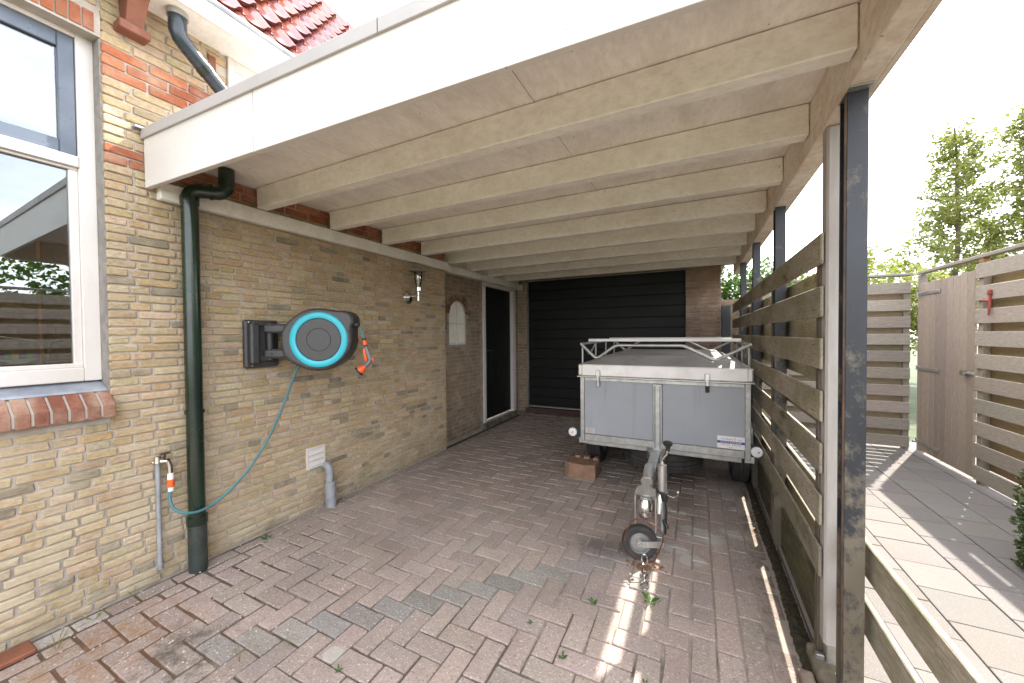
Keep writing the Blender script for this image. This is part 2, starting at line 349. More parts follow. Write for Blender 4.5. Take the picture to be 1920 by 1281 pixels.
    def build(s, name, material, parent=None, smooth=None, cols=None, bev=0):
        v = s.v; lo = [min(p[i] for p in v) for i in range(3)]; hi = [max(p[i] for p in v) for i in range(3)]
        c = Vector([(lo[i]+hi[i])/2 for i in range(3)])
        me = bpy.data.meshes.new(name); me.from_pydata([p-c for p in v], [], s.f)
        if cols:
            at = me.attributes.new('bcol', 'FLOAT_COLOR', 'FACE')
            buf = []
            for col in cols: buf += [col[0], col[1], col[2], 1]
            at.data.foreach_set('color', buf)
        me.materials.append(material)
        me.validate()
        if s.sm if smooth is None else smooth:
            me.polygons.foreach_set('use_smooth', [True]*len(me.polygons))
            try: me.set_sharp_from_angle(angle=rad(38))
            except Exception: pass
        o = bpy.data.objects.new(name, me); COL.objects.link(o)
        pl = WL.get(parent.name, Vector((0, 0, 0))) if parent else Vector((0, 0, 0))
        o.location = c-pl
        if parent: o.parent = parent
        WL[o.name] = c
        if bev:
            b_ = o.modifiers.new('bevel', 'BEVEL'); b_.width = bev; b_.segments = 2; b_.limit_method = 'ANGLE'
        return o
def B(name, a, b, material, parent=None, ch=0, col=None):
    o = MB().box(a, b, ch).build(name, material, parent)
    if col: o['bcol'] = [float(x) for x in col]
    return o
def tag(o, label=None, cat=None, group=None, kind=None):
    if label: o['label'] = label
    if cat: o['category'] = cat
    if group: o['group'] = group
    if kind: o['kind'] = kind
    return o
def thing(name, loc, label, cat, group=None):
    o = bpy.data.objects.new(name, None); COL.objects.link(o); o.location = loc; o.empty_display_size = .1
    WL[o.name] = Vector(loc); return tag(o, label, cat, group)
def struct(o): o['kind'] = 'structure'; return o
def jit(c, a=.12, h=.025):
    k = 1+random.uniform(-a, a); return tuple(max(0, v*k*(1+random.uniform(-h, h))) for v in c)

# --- pieces (bricks, pavers, tiles): the largest in view as objects, the rest joined
def piece_template(kind, lu, lv, dep, seed, rough, ch):
    """front face in +n, centred; returns verts (u,v,n), faces"""
    rnd = random.Random(seed); a, b = lu/2, lv/2
    pts = []
    k = min(.0025+rough*.8, b*.4)
    pts = [(-a, -b+k), (-a+k, -b), (-a*.2, -b), (a-k, -b), (a, -b+k), (a, b-k), (a-k, b), (a*.2, b), (-a+k, b), (-a, b-k)]
    if rough: pts = [(p[0]+rnd.uniform(-1, 1)*rough, p[1]+rnd.uniform(-1, 1)*rough*.6) for p in pts]
    n = len(pts); vs = []; fs = []
    for (sc_, d) in ((0, -dep), (0, -ch), (ch, 0)):
        for p in pts:
            L = math.hypot(*p) or 1
            q = (p[0]-math.copysign(min(sc_, abs(p[0])), p[0]), p[1]-math.copysign(min(sc_, abs(p[1])), p[1]))
            vs.append((q[0], q[1], d+(rnd.uniform(-1, 1)*rough*.6 if d == 0 else 0)))
    for i in range(2):
        for j in range(n): fs.append((i*n+j, i*n+(j+1) % n, (i+1)*n+(j+1) % n, (i+1)*n+j))
    vs.append((rnd.uniform(-.2, .2)*a, 0, rnd.uniform(-.3, .8)*rough)); c = len(vs)-1
    for j in range(n): fs.append((2*n+j, 2*n+(j+1) % n, c))
    return vs, fs
TPL = {}
def lay_pieces(pieces, parent, name, massname, material, rough, ch, dep, limit=300, nvar=8):
    """pieces: (centre, eu, ev, en, lu, lv, colour). world space"""
    def area(p):
        c, eu, ev, en, lu, lv, col = p
        q = [project(c+eu*a*lu/2+ev*b*lv/2) for a, b in ((-1, -1), (1, -1), (1, 1), (-1, 1))]
        if any(v is None for v in q): return -1
        cx = sum(v[0] for v in q)/4; cy = sum(v[1] for v in q)/4
        if not (-20 < cx < 1940 and -20 < cy < 1300): return -1
        if (CAM-c).dot(en) < 0: return -1
        return abs(sum(q[i][0]*q[(i+1) % 4][1]-q[(i+1) % 4][0]*q[i][1] for i in range(4)))/2
    sc = sorted(((area(p), i) for i, p in enumerate(pieces)), reverse=True)
    ind = {i for a, i in sc[:limit] if a > 30}
    mass = MB(); mcols = []
    pl = WL[parent.name]
    for i, (c, eu, ev, en, lu, lv, col) in enumerate(pieces):
        key = (name, material.name, round(lu, 2), round(lv, 2), random.randrange(nvar), dep)
        if key not in TPL:
            vs, fs = piece_template(0, round(lu, 2) if False else lu, lv, dep, random.random(), rough, ch)
            TPL[key] = (vs, fs, lu, lv, None)
        vs, fs, tu, tv, me = TPL[key]
        su, sv = lu/tu, lv/tv
        M = Matrix((eu*su, ev*sv, en)).transposed()
        if i in ind:
            if me is None:
                me = bpy.data.meshes.new(name); me.from_pydata(vs, [], fs); me.materials.append(material); me.validate()
                TPL[key] = (vs, fs, tu, tv, me)
            o = bpy.data.objects.new(name, me); COL.objects.link(o); o.parent = parent
            m4 = M.to_4x4(); m4.translation = c-pl; o.matrix_local = m4
            o['bcol'] = [float(x) for x in col]
        else:
            mass.add([c+M @ Vector(v) for v in vs], fs); mcols += [col]*len(fs)
    if mass.v:
        o = mass.build(massname, material, parent, smooth=False, cols=mcols); o['kind'] = 'stuff'
VX, VY, VZ = Vector((1, 0, 0)), Vector((0, 1, 0)), Vector((0, 0, 1))

YEL = [(.53, .395, .235), (.51, .375, .21), (.55, .42, .26), (.49, .35, .185), (.53, .395, .24), (.48, .365, .225), (.57, .445, .29)]
OLI = [(.35, .285, .185), (.31, .26, .18), (.38, .295, .19), (.24, .195, .13)]
REDB = [(.44, .14, .07), (.39, .12, .06), (.48, .17, .085), (.35, .10, .055)]
def yellow(z):
    if random.random() < .08: return jit(random.choice(OLI), .12)
    return jit(random.choice(YEL), .10, .05)

# ------------------------------------------------------------------ ground
struct(B('ground', (-60, -30, -.30), (80, 120, -.055), GROUND))

# ---- driveway pavers
drive = struct(B('driveway', (.0, -2.5, -.05), (3.47, 6.50, -.009), SANDM))
PC = [(.39, .31, .262), (.405, .325, .278), (.36, .288, .246), (.395, .312, .268), (.35, .282, .243)]
GR = [(.31, .28, .25), (.28, .256, .228), (.33, .30, .268)]
u = .113; ps = []
x0, y0 = .679-u, 1.181-u/2
for i in range(-8, 40):
    for j in range(-40, 60):
        mm = (i-j) % 4
        if mm == 0:
            cx, cy, lu, lv, ori = x0+(i+1)*u, y0+(j+.5)*u, .217, .104, 0
        elif mm == 2:
            cx, cy, lu, lv, ori = x0+(i+.5)*u, y0+(j)*u, .217, .104, 1
        else: continue
        if not (.0 < cx < 3.2 and -2.3 < cy < 6.42): continue
        if ori == 0:   # trim bricks that would overrun the edge rows
            lo, hi = max(cx-lu/2, .135), min(cx+lu/2, 3.050); lu = hi-lo
            if lu < .025: continue
            lu = lu; cx = (lo+hi)/2
        else:
            if cx-lv/2 < .13 or cx+lv/2 > 3.055:
                lo, hi = max(cx-lv/2, .135), min(cx+lv/2, 3.050)
                lv = hi-lo; cx = (lo+hi)/2
                if lv < .025: continue
        if lu < .025 or lv < .025: continue
        col = jit(random.choice(PC), .08)
        if ori == 0 and abs((cx-1.13)-(cy-1.193)) < .06 and .85 < cx < 2.7: col = jit(random.choice(GR), .1)
        near = max(0, 1-cx/1.3) if cy < 2.4 else 0
        lu -= .014*near*random.uniform(.3, 1); lv -= .014*near*random.uniform(.3, 1)
        eu, ev = (VX, VY) if ori == 0 else (VY, -VX)
        a = random.uniform(-.012, .012)*(1+1.6*near); eu = (eu+ev*a).normalized(); ev = VZ.cross(eu)
        tl = Vector((random.uniform(-.012, .012), random.uniform(-.012, .012), 1)).normalized()
        zz = random.uniform(-.002, .002)-(.004 if cx < .5 else 0)
        ps.append((Vector((cx+random.uniform(-.003, .003), cy+random.uniform(-.003, .003), zz)), (eu-tl*eu.dot(tl)).normalized(), (ev-tl*ev.dot(tl)).normalized(), tl, lu, lv, col))
y = -2.3
while y < 6.4:      # row along the house wall, some broken pieces
    L = random.choice((.217, .217, .12, .16))
    if y < 4.0 or y > 4.0: ps.append((Vector((.072, y+L/2, random.uniform(-.004, .002))), VY, -VX, VZ, L-.006, .10-random.uniform(0, .015), jit((.46, .43, .40) if y < .75 else (.33, .265, .225), .14))); y += L+.006
for k, xx in enumerate((3.108, 3.220, 3.332)):
    y = -2.3+.07*k
    while y < 6.4:
        ps.append((Vector((xx, y+.108, random.uniform(-.002, .002)-(.004*k))), VY, -VX, VZ, .214, .105, jit(random.choice(PC), .1))); y += .2255
lay_pieces(ps, drive, 'paver', 'pavers', PAVER, .0022, .004, .04)
# on-edge kerb bricks beside the fence and mossy strip
mb = MB(); rnd = random.Random(3); n = 420; W_ = 7
for k in range(n+1):
    yy = -.5+k*7.0/n
    for j in range(W_):
        q = j/(W_-1); hgt = (.0 if j in (0, W_-1) else .006+.012*math.sin(math.pi*q)*rnd.uniform(.5, 1.5))
        mb.v.append(Vector((3.392+.075*q+rnd.uniform(-.005, .005)+(.008*math.sin(yy*5) if j == 0 else 0), yy, -.012+hgt)))
for k in range(n):
    for j in range(W_-1): a_ = k*W_+j; mb.f.append((a_, a_+1, a_+W_+1, a_+W_))
tag(mb.build('moss', MOSS), 'dark moss and soil strip at the foot of the mossy slatted fence', 'moss', kind='stuff')

# ---- garden path tiles
path = struct(B('garden_path', (3.48, -2.5, -.05), (6.2, 6.9, -.012), SANDM))
ps = []
for i, x in enumerate([3.53+.3*k for k in range(9)]):
    xo = x+.0; y = -2.4+(.15 if i % 2 else 0)
    while y < 6.8:
        L = .296
        ps.append((Vector((xo+.15, y+L/2, random.uniform(-.002, .002))), VY, -VX, VZ, L, .294, jit((.15, .135, .122), .10)))
        y += .3005
lay_pieces(ps, path, 'tile', 'tiles', TILEM, .0008, .003, .035)

# ------------------------------------------------------------------ house
house = thing('brick_house', (0, 1.5, 0), 'yellow brick house on the left with red brick bands and glazed red tiled roof', 'house')
def hb(name, a, b, m_, ch=0, parent=house): return B(name, a, b, m_, parent, ch)
wall = MB()
ZW = 3.50
wall.box((-.30, .885, -.2), (-.009, 4.018, 2.66)).box((-.30, .885, 2.66), (-.009, 1.50, ZW))
wall.box((-.30, -2.6, -.2), (-.009, .885, 1.10)).box((-.30, -2.6, 3.29), (-.009, .885, ZW)).box((-.30, -2.6, 1.10), (-.009, -.52, 3.29))
wall = wall.build('wall', MORTAR, house, smooth=False)
hb('cement_joint', (-.10, .868, 1.20), (-.012, .884, 3.20), RENDER_GREY)
ps = []
courses = [(k*.0488, .0488, 'y') for k in range(51)] + [(2.489+.057*k, .057, 'r') for k in range(2)] + [(2.603+.0529*k, .0529, 'y') for k in range(7)] + \
          [(2.973+.0617*k, .0617, 'r') for k in range(3)] + [(3.158+.057*k, .057, 'y') for k in range(6)]
def inside(y, z, h):
    if y > 1.50 and z > 2.64: return False
    if -.52 < y < .872 and z+h > 1.045 and z < 3.29: return False
    return True
for ci, (z, h, t_) in enumerate(courses):
    y = -2.5+random.uniform(0, .09)
    # anchor bonds to the window corner and the far corner
    segs = []
    ys_ = []
    start = .875 if z > 1.0 else .875-random.uniform(.0, .19); yy = start; first = True
    while yy < 4.015:
        if t_ == 'r': L = .19 if not (first and ci % 2) else .095
        elif ci % 2 == 0: L = .0845 if random.random() < .82 else .178
        else: L = .178 if not first else .118
        if random.random() < .06: L = .12
        first = False
        L = L*random.uniform(.97, 1.03); L = min(L, 4.015-yy-.001)
        if L > .03: ys_.append((yy, L))
        yy += L+.0105
    yy = start-.0125+random.uniform(0, .0)
    if ci % 2: ys_.append((yy-.0845, .0845)); yy -= .097
    while yy > -2.5:
        L = random.choice((.178, .178, .178, .0845)) if ci % 2 else random.choice((.178, .0845, .0845, .12))
        ys_.append((yy-L, L)); yy -= L+.0125
    for (ya, L) in ys_:
        if not inside(ya+L/2, z, h): continue
        if ya < .87 and ya+L > .88 and 1.04 < z < 3.29: continue
        if z > 2.64 and ya+L > 1.5:
            L = 1.497-ya
            if L < .03: continue
        if 3.3 > z > 3.15 and ya+L/2 < .88: continue
        hh = h-random.uniform(.0075, .0105)
        fx = random.uniform(-.003, .004)
        col = yellow(z) if t_ == 'y' else jit(random.choice(REDB), .12)
        ps.append((Vector((fx, ya+L/2, z+h/2)), VY, VZ, VX, L, hh, col))
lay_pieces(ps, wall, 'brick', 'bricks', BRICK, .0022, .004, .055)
# brick ends in the window reveal
for ci, (z, h, t_) in enumerate(courses):
    if 1.21 < z < 3.16:
        pass
# soldier lintel above the window (bricks on end) 
hb('lintel_bed', (-.30, -.6, 3.17), (-.005, .875, 3.288), MORTAR)
y = .848; k = 0
while y > -.55:
    o = MB().add(*[[(random.uniform(-.003, .003)+(.002 if x > -.05 else 0) + x, y-.0405*q, z) for x, q, z in
        ((-.09, 0, 3.185), (0, 0, 3.185), (0, 1, 3.185), (-.09, 1, 3.185), (-.09, 0, 3.285), (0, 0, 3.285), (0, 1, 3.285), (-.09, 1, 3.285))],
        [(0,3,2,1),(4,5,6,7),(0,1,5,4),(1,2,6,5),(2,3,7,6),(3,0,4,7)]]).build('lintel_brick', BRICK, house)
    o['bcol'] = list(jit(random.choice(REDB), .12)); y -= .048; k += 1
# sill bricks, sloping
y = .877; k = 0
while y > -.62:
    a = .049; zt, zb = 1.215, 1.135
    o = MB().add([(-.04, y, zt), (.058, y, zb), (.062, y, zb-.072), (-.04, y, zb-.072), (-.04, y-a, zt), (.058, y-a, zb), (.062, y-a, zb-.072), (-.04, y-a, zb-.072)],
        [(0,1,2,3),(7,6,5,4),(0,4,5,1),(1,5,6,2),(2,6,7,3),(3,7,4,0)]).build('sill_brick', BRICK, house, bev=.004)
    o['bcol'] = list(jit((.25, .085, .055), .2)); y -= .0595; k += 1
MB().add([(-.04, .87, 1.204), (.052, .87, 1.128), (.052, .87, 1.07), (-.04, .87, 1.07), (-.04, -.6, 1.204), (.052, -.6, 1.128), (.052, -.6, 1.07), (-.04, -.6, 1.07)],
     [(0,1,2,3),(7,6,5,4),(0,4,5,1),(1,5,6,2),(2,6,7,3),(3,7,4,0)]).build('sill_bed', MORTAR, house)
MB().add([(-.12, .866, 1.262), (-.028, .866, 1.217), (-.025, .866, 1.205), (-.12, .866, 1.205), (-.12, -.55, 1.262), (-.028, -.55, 1.217), (-.025, -.55, 1.205), (-.12, -.55, 1.205)],
     [(0,1,2,3),(7,6,5,4),(0,4,5,1),(1,5,6,2),(2,6,7,3),(3,7,4,0)]).build('sill_flashing', ZINC, house)
# window
win = B('window', (-.15, .80, 1.262), (-.09, .868, 3.235), WHITE, house, .003)
B('window_frame', (-.15, -.52, 1.262), (-.09, -.452, 3.235), WHITE, win, .003)
B('window_frame', (-.15, -.45, 3.150), (-.0905, .80, 3.235), WHITE, win, .003)
B('window_frame', (-.15, -.45, 1.262), (-.088, .80, 1.338), WHITE, win, .004)
B('window_frame', (-.16, -.45, 2.440), (-.080, .80, 2.500), WHITE, win, .004)
B('glazing_bead', (-.135, .765, 1.352), (-.104, .80, 2.425), WHITE, win, .003)
B('glazing_bead', (-.135, -.45, 2.425), (-.100, .80, 2.44), WHITE, win, .003)
B('glazing_bead', (-.135, -.45, 1.338), (-.096, .80, 1.362), WHITE, win, .003)
B('pane', (-.128, -.45, 1.362), (-.122, .765, 2.425), GLASS, win)
sash = MB().box((-.14, .735, 2.503), (-.10, .798, 3.147), .004).box((-.14, -.448, 2.503), (-.10, .735, 2.575), .004).box((-.14, -.448, 3.068), (-.10, .735, 3.147), .004).build('sash', BLUEGREY, win)
B('pane', (-.125, -.448, 2.575), (-.119, .735, 3.068), GLASS, win)
# room behind the window
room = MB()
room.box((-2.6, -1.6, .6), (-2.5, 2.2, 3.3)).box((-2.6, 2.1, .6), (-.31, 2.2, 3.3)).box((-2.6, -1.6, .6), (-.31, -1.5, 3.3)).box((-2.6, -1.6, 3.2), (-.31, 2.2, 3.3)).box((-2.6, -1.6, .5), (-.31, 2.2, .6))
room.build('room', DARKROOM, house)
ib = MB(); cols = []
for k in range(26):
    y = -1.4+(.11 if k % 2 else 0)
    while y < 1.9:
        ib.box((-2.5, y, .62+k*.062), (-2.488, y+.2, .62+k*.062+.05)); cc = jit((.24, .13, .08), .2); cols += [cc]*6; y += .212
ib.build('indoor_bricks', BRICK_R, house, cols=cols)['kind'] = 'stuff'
for yy in (1.10, 1.33): MB().tube([(-2.2, yy, .62), (-2.2, yy, 2.35)], .022, 8).build('copper_pipe', COPPER, house)
B('indoor_shelf', (-2.2, .7, 2.10), (-1.9, 2.0, 2.16), DARKGREY, house)
for yy in (1.0, 1.5): B('shelf_bracket', (-2.2, yy, 1.80), (-2.0, yy+.03, 2.10), DARKGREY, house)
B('window_board', (-.42, -.5, 1.30), (-.16, .8, 1.335), DARKROOM, house)
la_ = thing('window_lamp', (-.26, .5, 1.34), 'chrome armed window lamp with stained glass shade standing behind the lower pane', 'lamp')
MB().tube([(-.24, .70, 1.336), (-.24, .70, 1.44), (-.24, .69, 1.475), (-.24, .66, 1.49), (-.24, .30, 1.56)], .006, 8).build('arm', CHROME, la_)
MB().tube([(-.24, .708, 1.40), (-.24, .71, 1.45), (-.24, .725, 1.478), (-.24, .76, 1.49)], .005, 8).build('side_arm', CHROME, la_)
for k, cc in enumerate((BLUE, mat('green glass', (.03, .30, .12), (.05, .35, .15), 20, .2), mat('sand glass', (.6, .38, .16), (.65, .45, .2), 20, .2), BLUE, MATS['green glass'], BLUE)):
    y = .53+k*.023
    MB().add([(-.21, y, 1.395), (-.21, y+.022, 1.395), (-.20, y+.022, 1.425), (-.20, y, 1.425), (-.213, y, 1.395), (-.213, y+.022, 1.395), (-.203, y+.022, 1.425), (-.203, y, 1.425)],
        [(0,3,2,1),(4,5,6,7),(0,1,5,4),(1,2,6,5),(2,3,7,6),(3,0,4,7)]).build('shade_glass', cc, la_)
MB().add([(-.20, .53, 1.394), (-.20, .668, 1.394), (-.22, .62, 1.37), (-.22, .575, 1.37), (-.24, .53, 1.394), (-.24, .668, 1.394), (-.24, .62, 1.37), (-.24, .575, 1.37)],
    [(0,1,2,3),(7,6,5,4),(0,4,5,1),(1,5,6,2),(2,6,7,3),(3,7,4,0)]).build('shade_bowl', LAMPW, la_)
# roofside: gutter box, soffit, corbel, dormer cladding
hb('soffit', (-.05, -2.6, 3.475), (.235, 4.9, 3.50), BEAM)
hb('eaves_board', (.235, -2.6, 3.465), (.262, 4.9, 3.575), WHITE, .004)
MB().tube([(.262, -2.6, 3.592), (.262, 4.9, 3.592)], .016, 8).build('gutter_lip', ZINC, house)
hb('gutter_bed', (.14, -2.6, 3.575), (.262, 4.9, 3.585), ZINC)
dc = hb('cladding', (-.28, 1.503, 2.66), (-.002, 4.9, 3.474), WHITE)
hb('cladding_trim', (-.01, 1.500, 2.68), (.016, 1.545, 3.474), WHITE, .003)
hb('cladding_trim', (-.002, 1.545, 3.40), (.012, 4.9, 3.474), WHITE, .003)
hb('cladding_trim', (-.002, 1.545, 3.15), (.008, 4.9, 3.18), WHITE, .003)
cb = MB().add([(0, .955, 3.297), (.07, .955, 3.297), (.07, 1.03, 3.297), (0, 1.03, 3.297), (0, .945, 3.49), (.15, .945, 3.49), (.15, 1.045, 3.49), (0, 1.045, 3.49)],
     [(0,3,2,1),(4,5,6,7),(0,1,5,4),(1,2,6,5),(2,3,7,6),(3,0,4,7)]).build('corbel', TERRA, house, bev=.004)
B('corbel_foot', (.0, .925, 3.245), (.085, 1.06, 3.294), TERRA, cb, .004)
B('glazed_inlay', (-.006, 1.385, 3.30), (.006, 1.43, 3.42), TERRA, house, .003)
# tiled roof
th = rad(55); ax = Vector((-math.cos(th), 0, math.sin(th))); nr = Vector((math.sin(th), 0, math.cos(th)))
roof = MB().add([(.12, -2.6, 3.50), (.12, 4.92, 3.50), tuple(Vector((.12, 4.92, 3.50))+ax*4.2), tuple(Vector((.12, -2.6, 3.50))+ax*4.2),
                 (.02, -2.6, 3.50), (.02, 4.92, 3.50), tuple(Vector((.02, 4.92, 3.50))+ax*4.2), tuple(Vector((.02, -2.6, 3.50))+ax*4.2)],
                [(0,1,2,3),(7,6,5,4),(0,4,5,1),(1,5,6,2),(2,6,7,3),(3,7,4,0)]).build('roof', DARKGREY, house)
prof = []
for k in range(13):
    q = k/12; w = .214*q
    h = .048*math.exp(-((q-.80)/.085)**2) - .010*math.sin(math.pi*min(q/.62, 1)) + (.008 if q > .95 else 0)
    prof.append((w, h))
tv = []; tf = []
for row, (s_, lift) in enumerate(((0, .034), (.37, -.004))):
    for (w, h) in prof: tv.append((w, s_, h+lift))
nP = len(prof)
for (w, h) in prof: tv.append((w, .004, h+.034-.030))
for k in range(nP-1):
    tf.append((k, k+1, nP+k+1, nP+k)); tf.append((2*nP+k, 2*nP+k+1, k+1, k))
tme = bpy.data.meshes.new('roof_tile'); tme.from_pydata(tv, [], tf); tme.materials.append(ROOFTILE); tme.polygons.foreach_set('use_smooth', [True]*len(tf))
try: tme.set_sharp_from_angle(angle=rad(50))
except Exception: pass
for row in range(9):
    for k in range(21):
        y = .80+k*.2
        o = bpy.data.objects.new('roof_tile', tme); COL.objects.link(o); o.parent = roof
        p = Vector((.175, 0, 3.555))+ax*(row*.312)+VY*y
        m3 = Matrix((VY, ax, nr)).transposed()
        m3 = m3 @ Matrix.Rotation(random.uniform(-.012, .012), 3, 'X')
        m4 = m3.to_4x4(); m4.translation = p-WL[roof.name]; o.matrix_local = m4
MB().add([tuple(Vector((.2, 4.99, 3.53))+nr*.0), tuple(Vector((.2, 5.03, 3.53))), tuple(Vector((.2, 5.03, 3.53))+ax*3.6), tuple(Vector((.2, 4.99, 3.53))+ax*3.6),
          tuple(Vector((.2, 4.99, 3.53))+nr*.09), tuple(Vector((.2, 5.03, 3.53))+nr*.09), tuple(Vector((.2, 5.03, 3.53))+ax*3.6+nr*.09), tuple(Vector((.2, 4.99, 3.53))+ax*3.6+nr*.09)],
         [(0,3,2,1),(4,5,6,7),(0,1,5,4),(1,2,6,5),(2,3,7,6),(3,0,4,7)]).build('verge_trim', DARKGREY, house)

# ------------------------------------------------------------------ garage (set back wall + front)
gar = thing('garage', (1.4, 6.6, 0), 'reddish brick garage at the back with black roller door, side door and arched window', 'garage')
GB = [(.30, .215, .145), (.33, .24, .155), (.27, .195, .135), (.35, .24, .16), (.28, .22, .16)]
XS = -.14; GY = 6.536
side = MB().box((XS-.2, 4.02, -.1), (XS-.008, 4.295, 2.66)).box((XS-.2, 4.735, -.1), (XS-.008, 5.205, 2.66)).box((XS-.2, 4.295, -.1), (XS-.008, 4.735, 1.36))
side.box((XS-.2, 4.295, 2.0), (XS-.008, 4.735, 2.66)).box((XS-.2, 5.205, 2.39), (XS-.008, 6.40, 2.66)).box((XS-.2, 6.40, -.1), (XS-.008, GY+.1, 2.66))
# arch spandrels
def arch_z(y): 
    t_ = (y-4.515)/.22; return 1.80+.195*math.sqrt(max(0, 1-t_*t_))
for k in range(12):
    ya, yb = 4.295+.44*k/12, 4.295+.44*(k+1)/12; zz = min(arch_z(ya), arch_z(yb)) if False else (arch_z(ya)+arch_z(yb))/2
    side.box((XS-.2, ya, zz), (XS-.008, yb, 2.0))
side = side.build('side_wall', MORTAR_D, gar, smooth=False)
front = MB().box((XS-.2, GY+.008, -.1), (.046, GY+.2, 2.66)).box((2.805, GY+.008, -.1), (3.295, GY+.2, 2.66)).box((.046, GY+.008, 2.53), (2.805, GY+.2, 2.66)).build('front_wall', MORTAR_D, gar, smooth=False)
ps = []
for k in range(43):
    z = k*.0605; hh = .049
    def ok(y, L):
        zc = z+.03
        a, b = y, y+L
        if zc < 2.40 and b > 5.20 and a < 6.40: return False
        if 1.36 < zc < 1.80 and b > 4.293 and a < 4.737: return False
        if 1.80 <= zc < 2.01 and b > 4.515-.22*math.sqrt(max(0, 1-((zc-1.8)/.2)**2)) and a < 4.515+.22*math.sqrt(max(0, 1-((zc-1.8)/.2)**2)): return False
        return True
    y = 4.03-(.11 if k % 2 else 0)
    while y < 6.52:
        a = max(y, 4.025); L = min(y+.205, 6.52)-a
        # split to fit openings
        step = .205 if ok(a, L) else .05
        if ok(a, L):
            if L > .02: ps.append((Vector((XS+random.uniform(-.001, .002), a+L/2, z+.03)), VY, VZ, VX, L, hh, jit(random.choice(GB), .12)))
        else:
            # try shortened pieces
            for aa, LL in ((a, .14), (a, .09), (a+.07, .13), (a+.12, .085)):
                if ok(aa, LL): ps.append((Vector((XS, aa+LL/2, z+.03)), VY, VZ, VX, LL, hh, jit(random.choice(GB), .12))); break
        y += .2165
    for (xa, xb) in ((XS, .044), (2.807, 3.293)):
        x = xa-(.11 if k % 2 else 0)
        while x < xb:
            a = max(x, xa); L = min(x+.205, xb)-a
            if L > .02: ps.append((Vector((a+L/2, GY+random.uniform(-.002, .001), z+.03)), VX, VZ, -VY, L, hh, jit(random.choice(GB if xa < 1 else [(.34, .21, .14), (.37, .24, .16), (.30, .20, .145)]), .14)))
            x += .2165
lay_pieces(ps, gar, 'brick', 'bricks', BRICK_R, .0012, .003, .05)
# arch voussoirs
for k in range(11):
    a0 = math.pi*k/11+.02; a1 = math.pi*(k+1)/11-.02
    pts = [(math.cos(a)*.222, 1.80-1.80+math.sin(a)*.20) for a in (a0, a1)]+[(math.cos(a)*.32, math.sin(a)*.30) for a in (a1, a0)]
    o = MB().prism(pts, (XS+.001, 4.515, 1.80), VY, VZ, VX, -.03, .0035).build('arch_brick', BRICK_R, gar); o['bcol'] = list(jit((.17, .10, .065), .15))
aw = MB()
outer = [(-.22, -.44), (.22, -.44)]+[(.22*math.cos(math.pi*k/14), .195*math.sin(math.pi*k/14)) for k in range(15)]
inner = [(x*.88, (z if z > 0 else z)*.93) for x, z in outer]
n = len(outer); o_ = Vector((XS-.03, 4.515, 1.80)); base = []
for (pts, d) in ((outer, 0), (inner, 0), (inner, -.03), (outer, -.03)): base += [o_+VY*p[0]+VZ*p[1]+VX*d for p in pts]
fs = []
for r_ in range(4):
    for k in range(n): fs.append((r_*n+k, r_*n+(k+1) % n, ((r_+1) % 4)*n+(k+1) % n, ((r_+1) % 4)*n+k))
aw = aw.add(base, fs).build('window', WHITE, gar)
MB().prism(inner, o_, VY, VZ, VX, -.022, -.016).build('pane', CREAMBLIND, aw)
B('glazing_bar', (XS-.042, 4.505, 1.37), (XS-.026, 4.525, 1.985), WHITE, aw, .002)
B('glazing_bar', (XS-.044, 4.30, 1.655), (XS-.024, 4.73, 1.675), WHITE, aw, .002)
# side door
dr = MB().box((XS-.10, 5.285, .085), (XS-.055, 6.29, 2.315)).build('side_door', BLACKDOOR, gar)
for k in range(8):
    y = 5.30+k*.122; B('door_board', (XS-.055, y, .10), (XS-.047, y+.116, 2.30), BLACKDOOR, dr, .003)
h_ = MB().tube([(XS-.05, 5.37, 1.24), (XS+.0, 5.37, 1.24), (XS+.0, 5.47, 1.24)], .008, 8).build('handle', CHROME, dr)
for a, b in (((XS-.10, 5.207, .06), (XS+.012, 5.283, 2.30)), ((XS-.10, 6.29, .06), (XS+.012, 6.398, 2.30)), ((XS-.10, 5.207, 2.302), (XS+.012, 6.398, 2.385))):
    B('door_frame', a, b, WHITE, gar, .003)
B('doorstep', (XS-.15, 5.20, -.04), (XS+.035, 6.42, .055), CONC, gar, .008)
# garage door
gd = B('garage_door', (.05, GY+.101, .11), (2.80, GY+.14, 2.515), BLACKDOOR, gar)
B('door_light_stop', (-.1, GY+.21, -.1), (3.19, GY+.26, 2.66), MORTAR_D, gar)  # unseen backing added behind the door, stops sun leaking past its edge
for k in range(13):
    z = .135+k*.183; B('panel', (.052, GY+.078, z), (2.798, GY+.10, z+.176), GARAGEM, gd, .005)
B('bottom_strip', (.052, GY+.07, .108), (2.798, GY+.105, .132), GALV, gd)
B('top_strip', (.052, GY+.07, 2.516), (2.798, GY+.105, 2.524), WHITE, gd)
B('threshold', (.0, GY+.0, -.04), (2.85, GY+.2, .098), mat('dark red step', (.09, .04, .035), (.06, .03, .03), 8, .8, bump=.3), gar)
B('kerb_strip', (-.13, GY-.13, -.04), (2.9, GY-.01, .018), CONC, gar, .008)
B('lintel', (-.02, GY-.012, 2.535), (3.46, GY+.09, 2.60), GREYBEAM, gar, .004)
B('flat_roof', (-.3, GY, 2.67), (3.4, 12, 2.78), CAPM, gar)
B('garage_side_wall', (3.20, GY+.21, -.1), (3.29, 12, 2.66), MORTAR_D, gar)

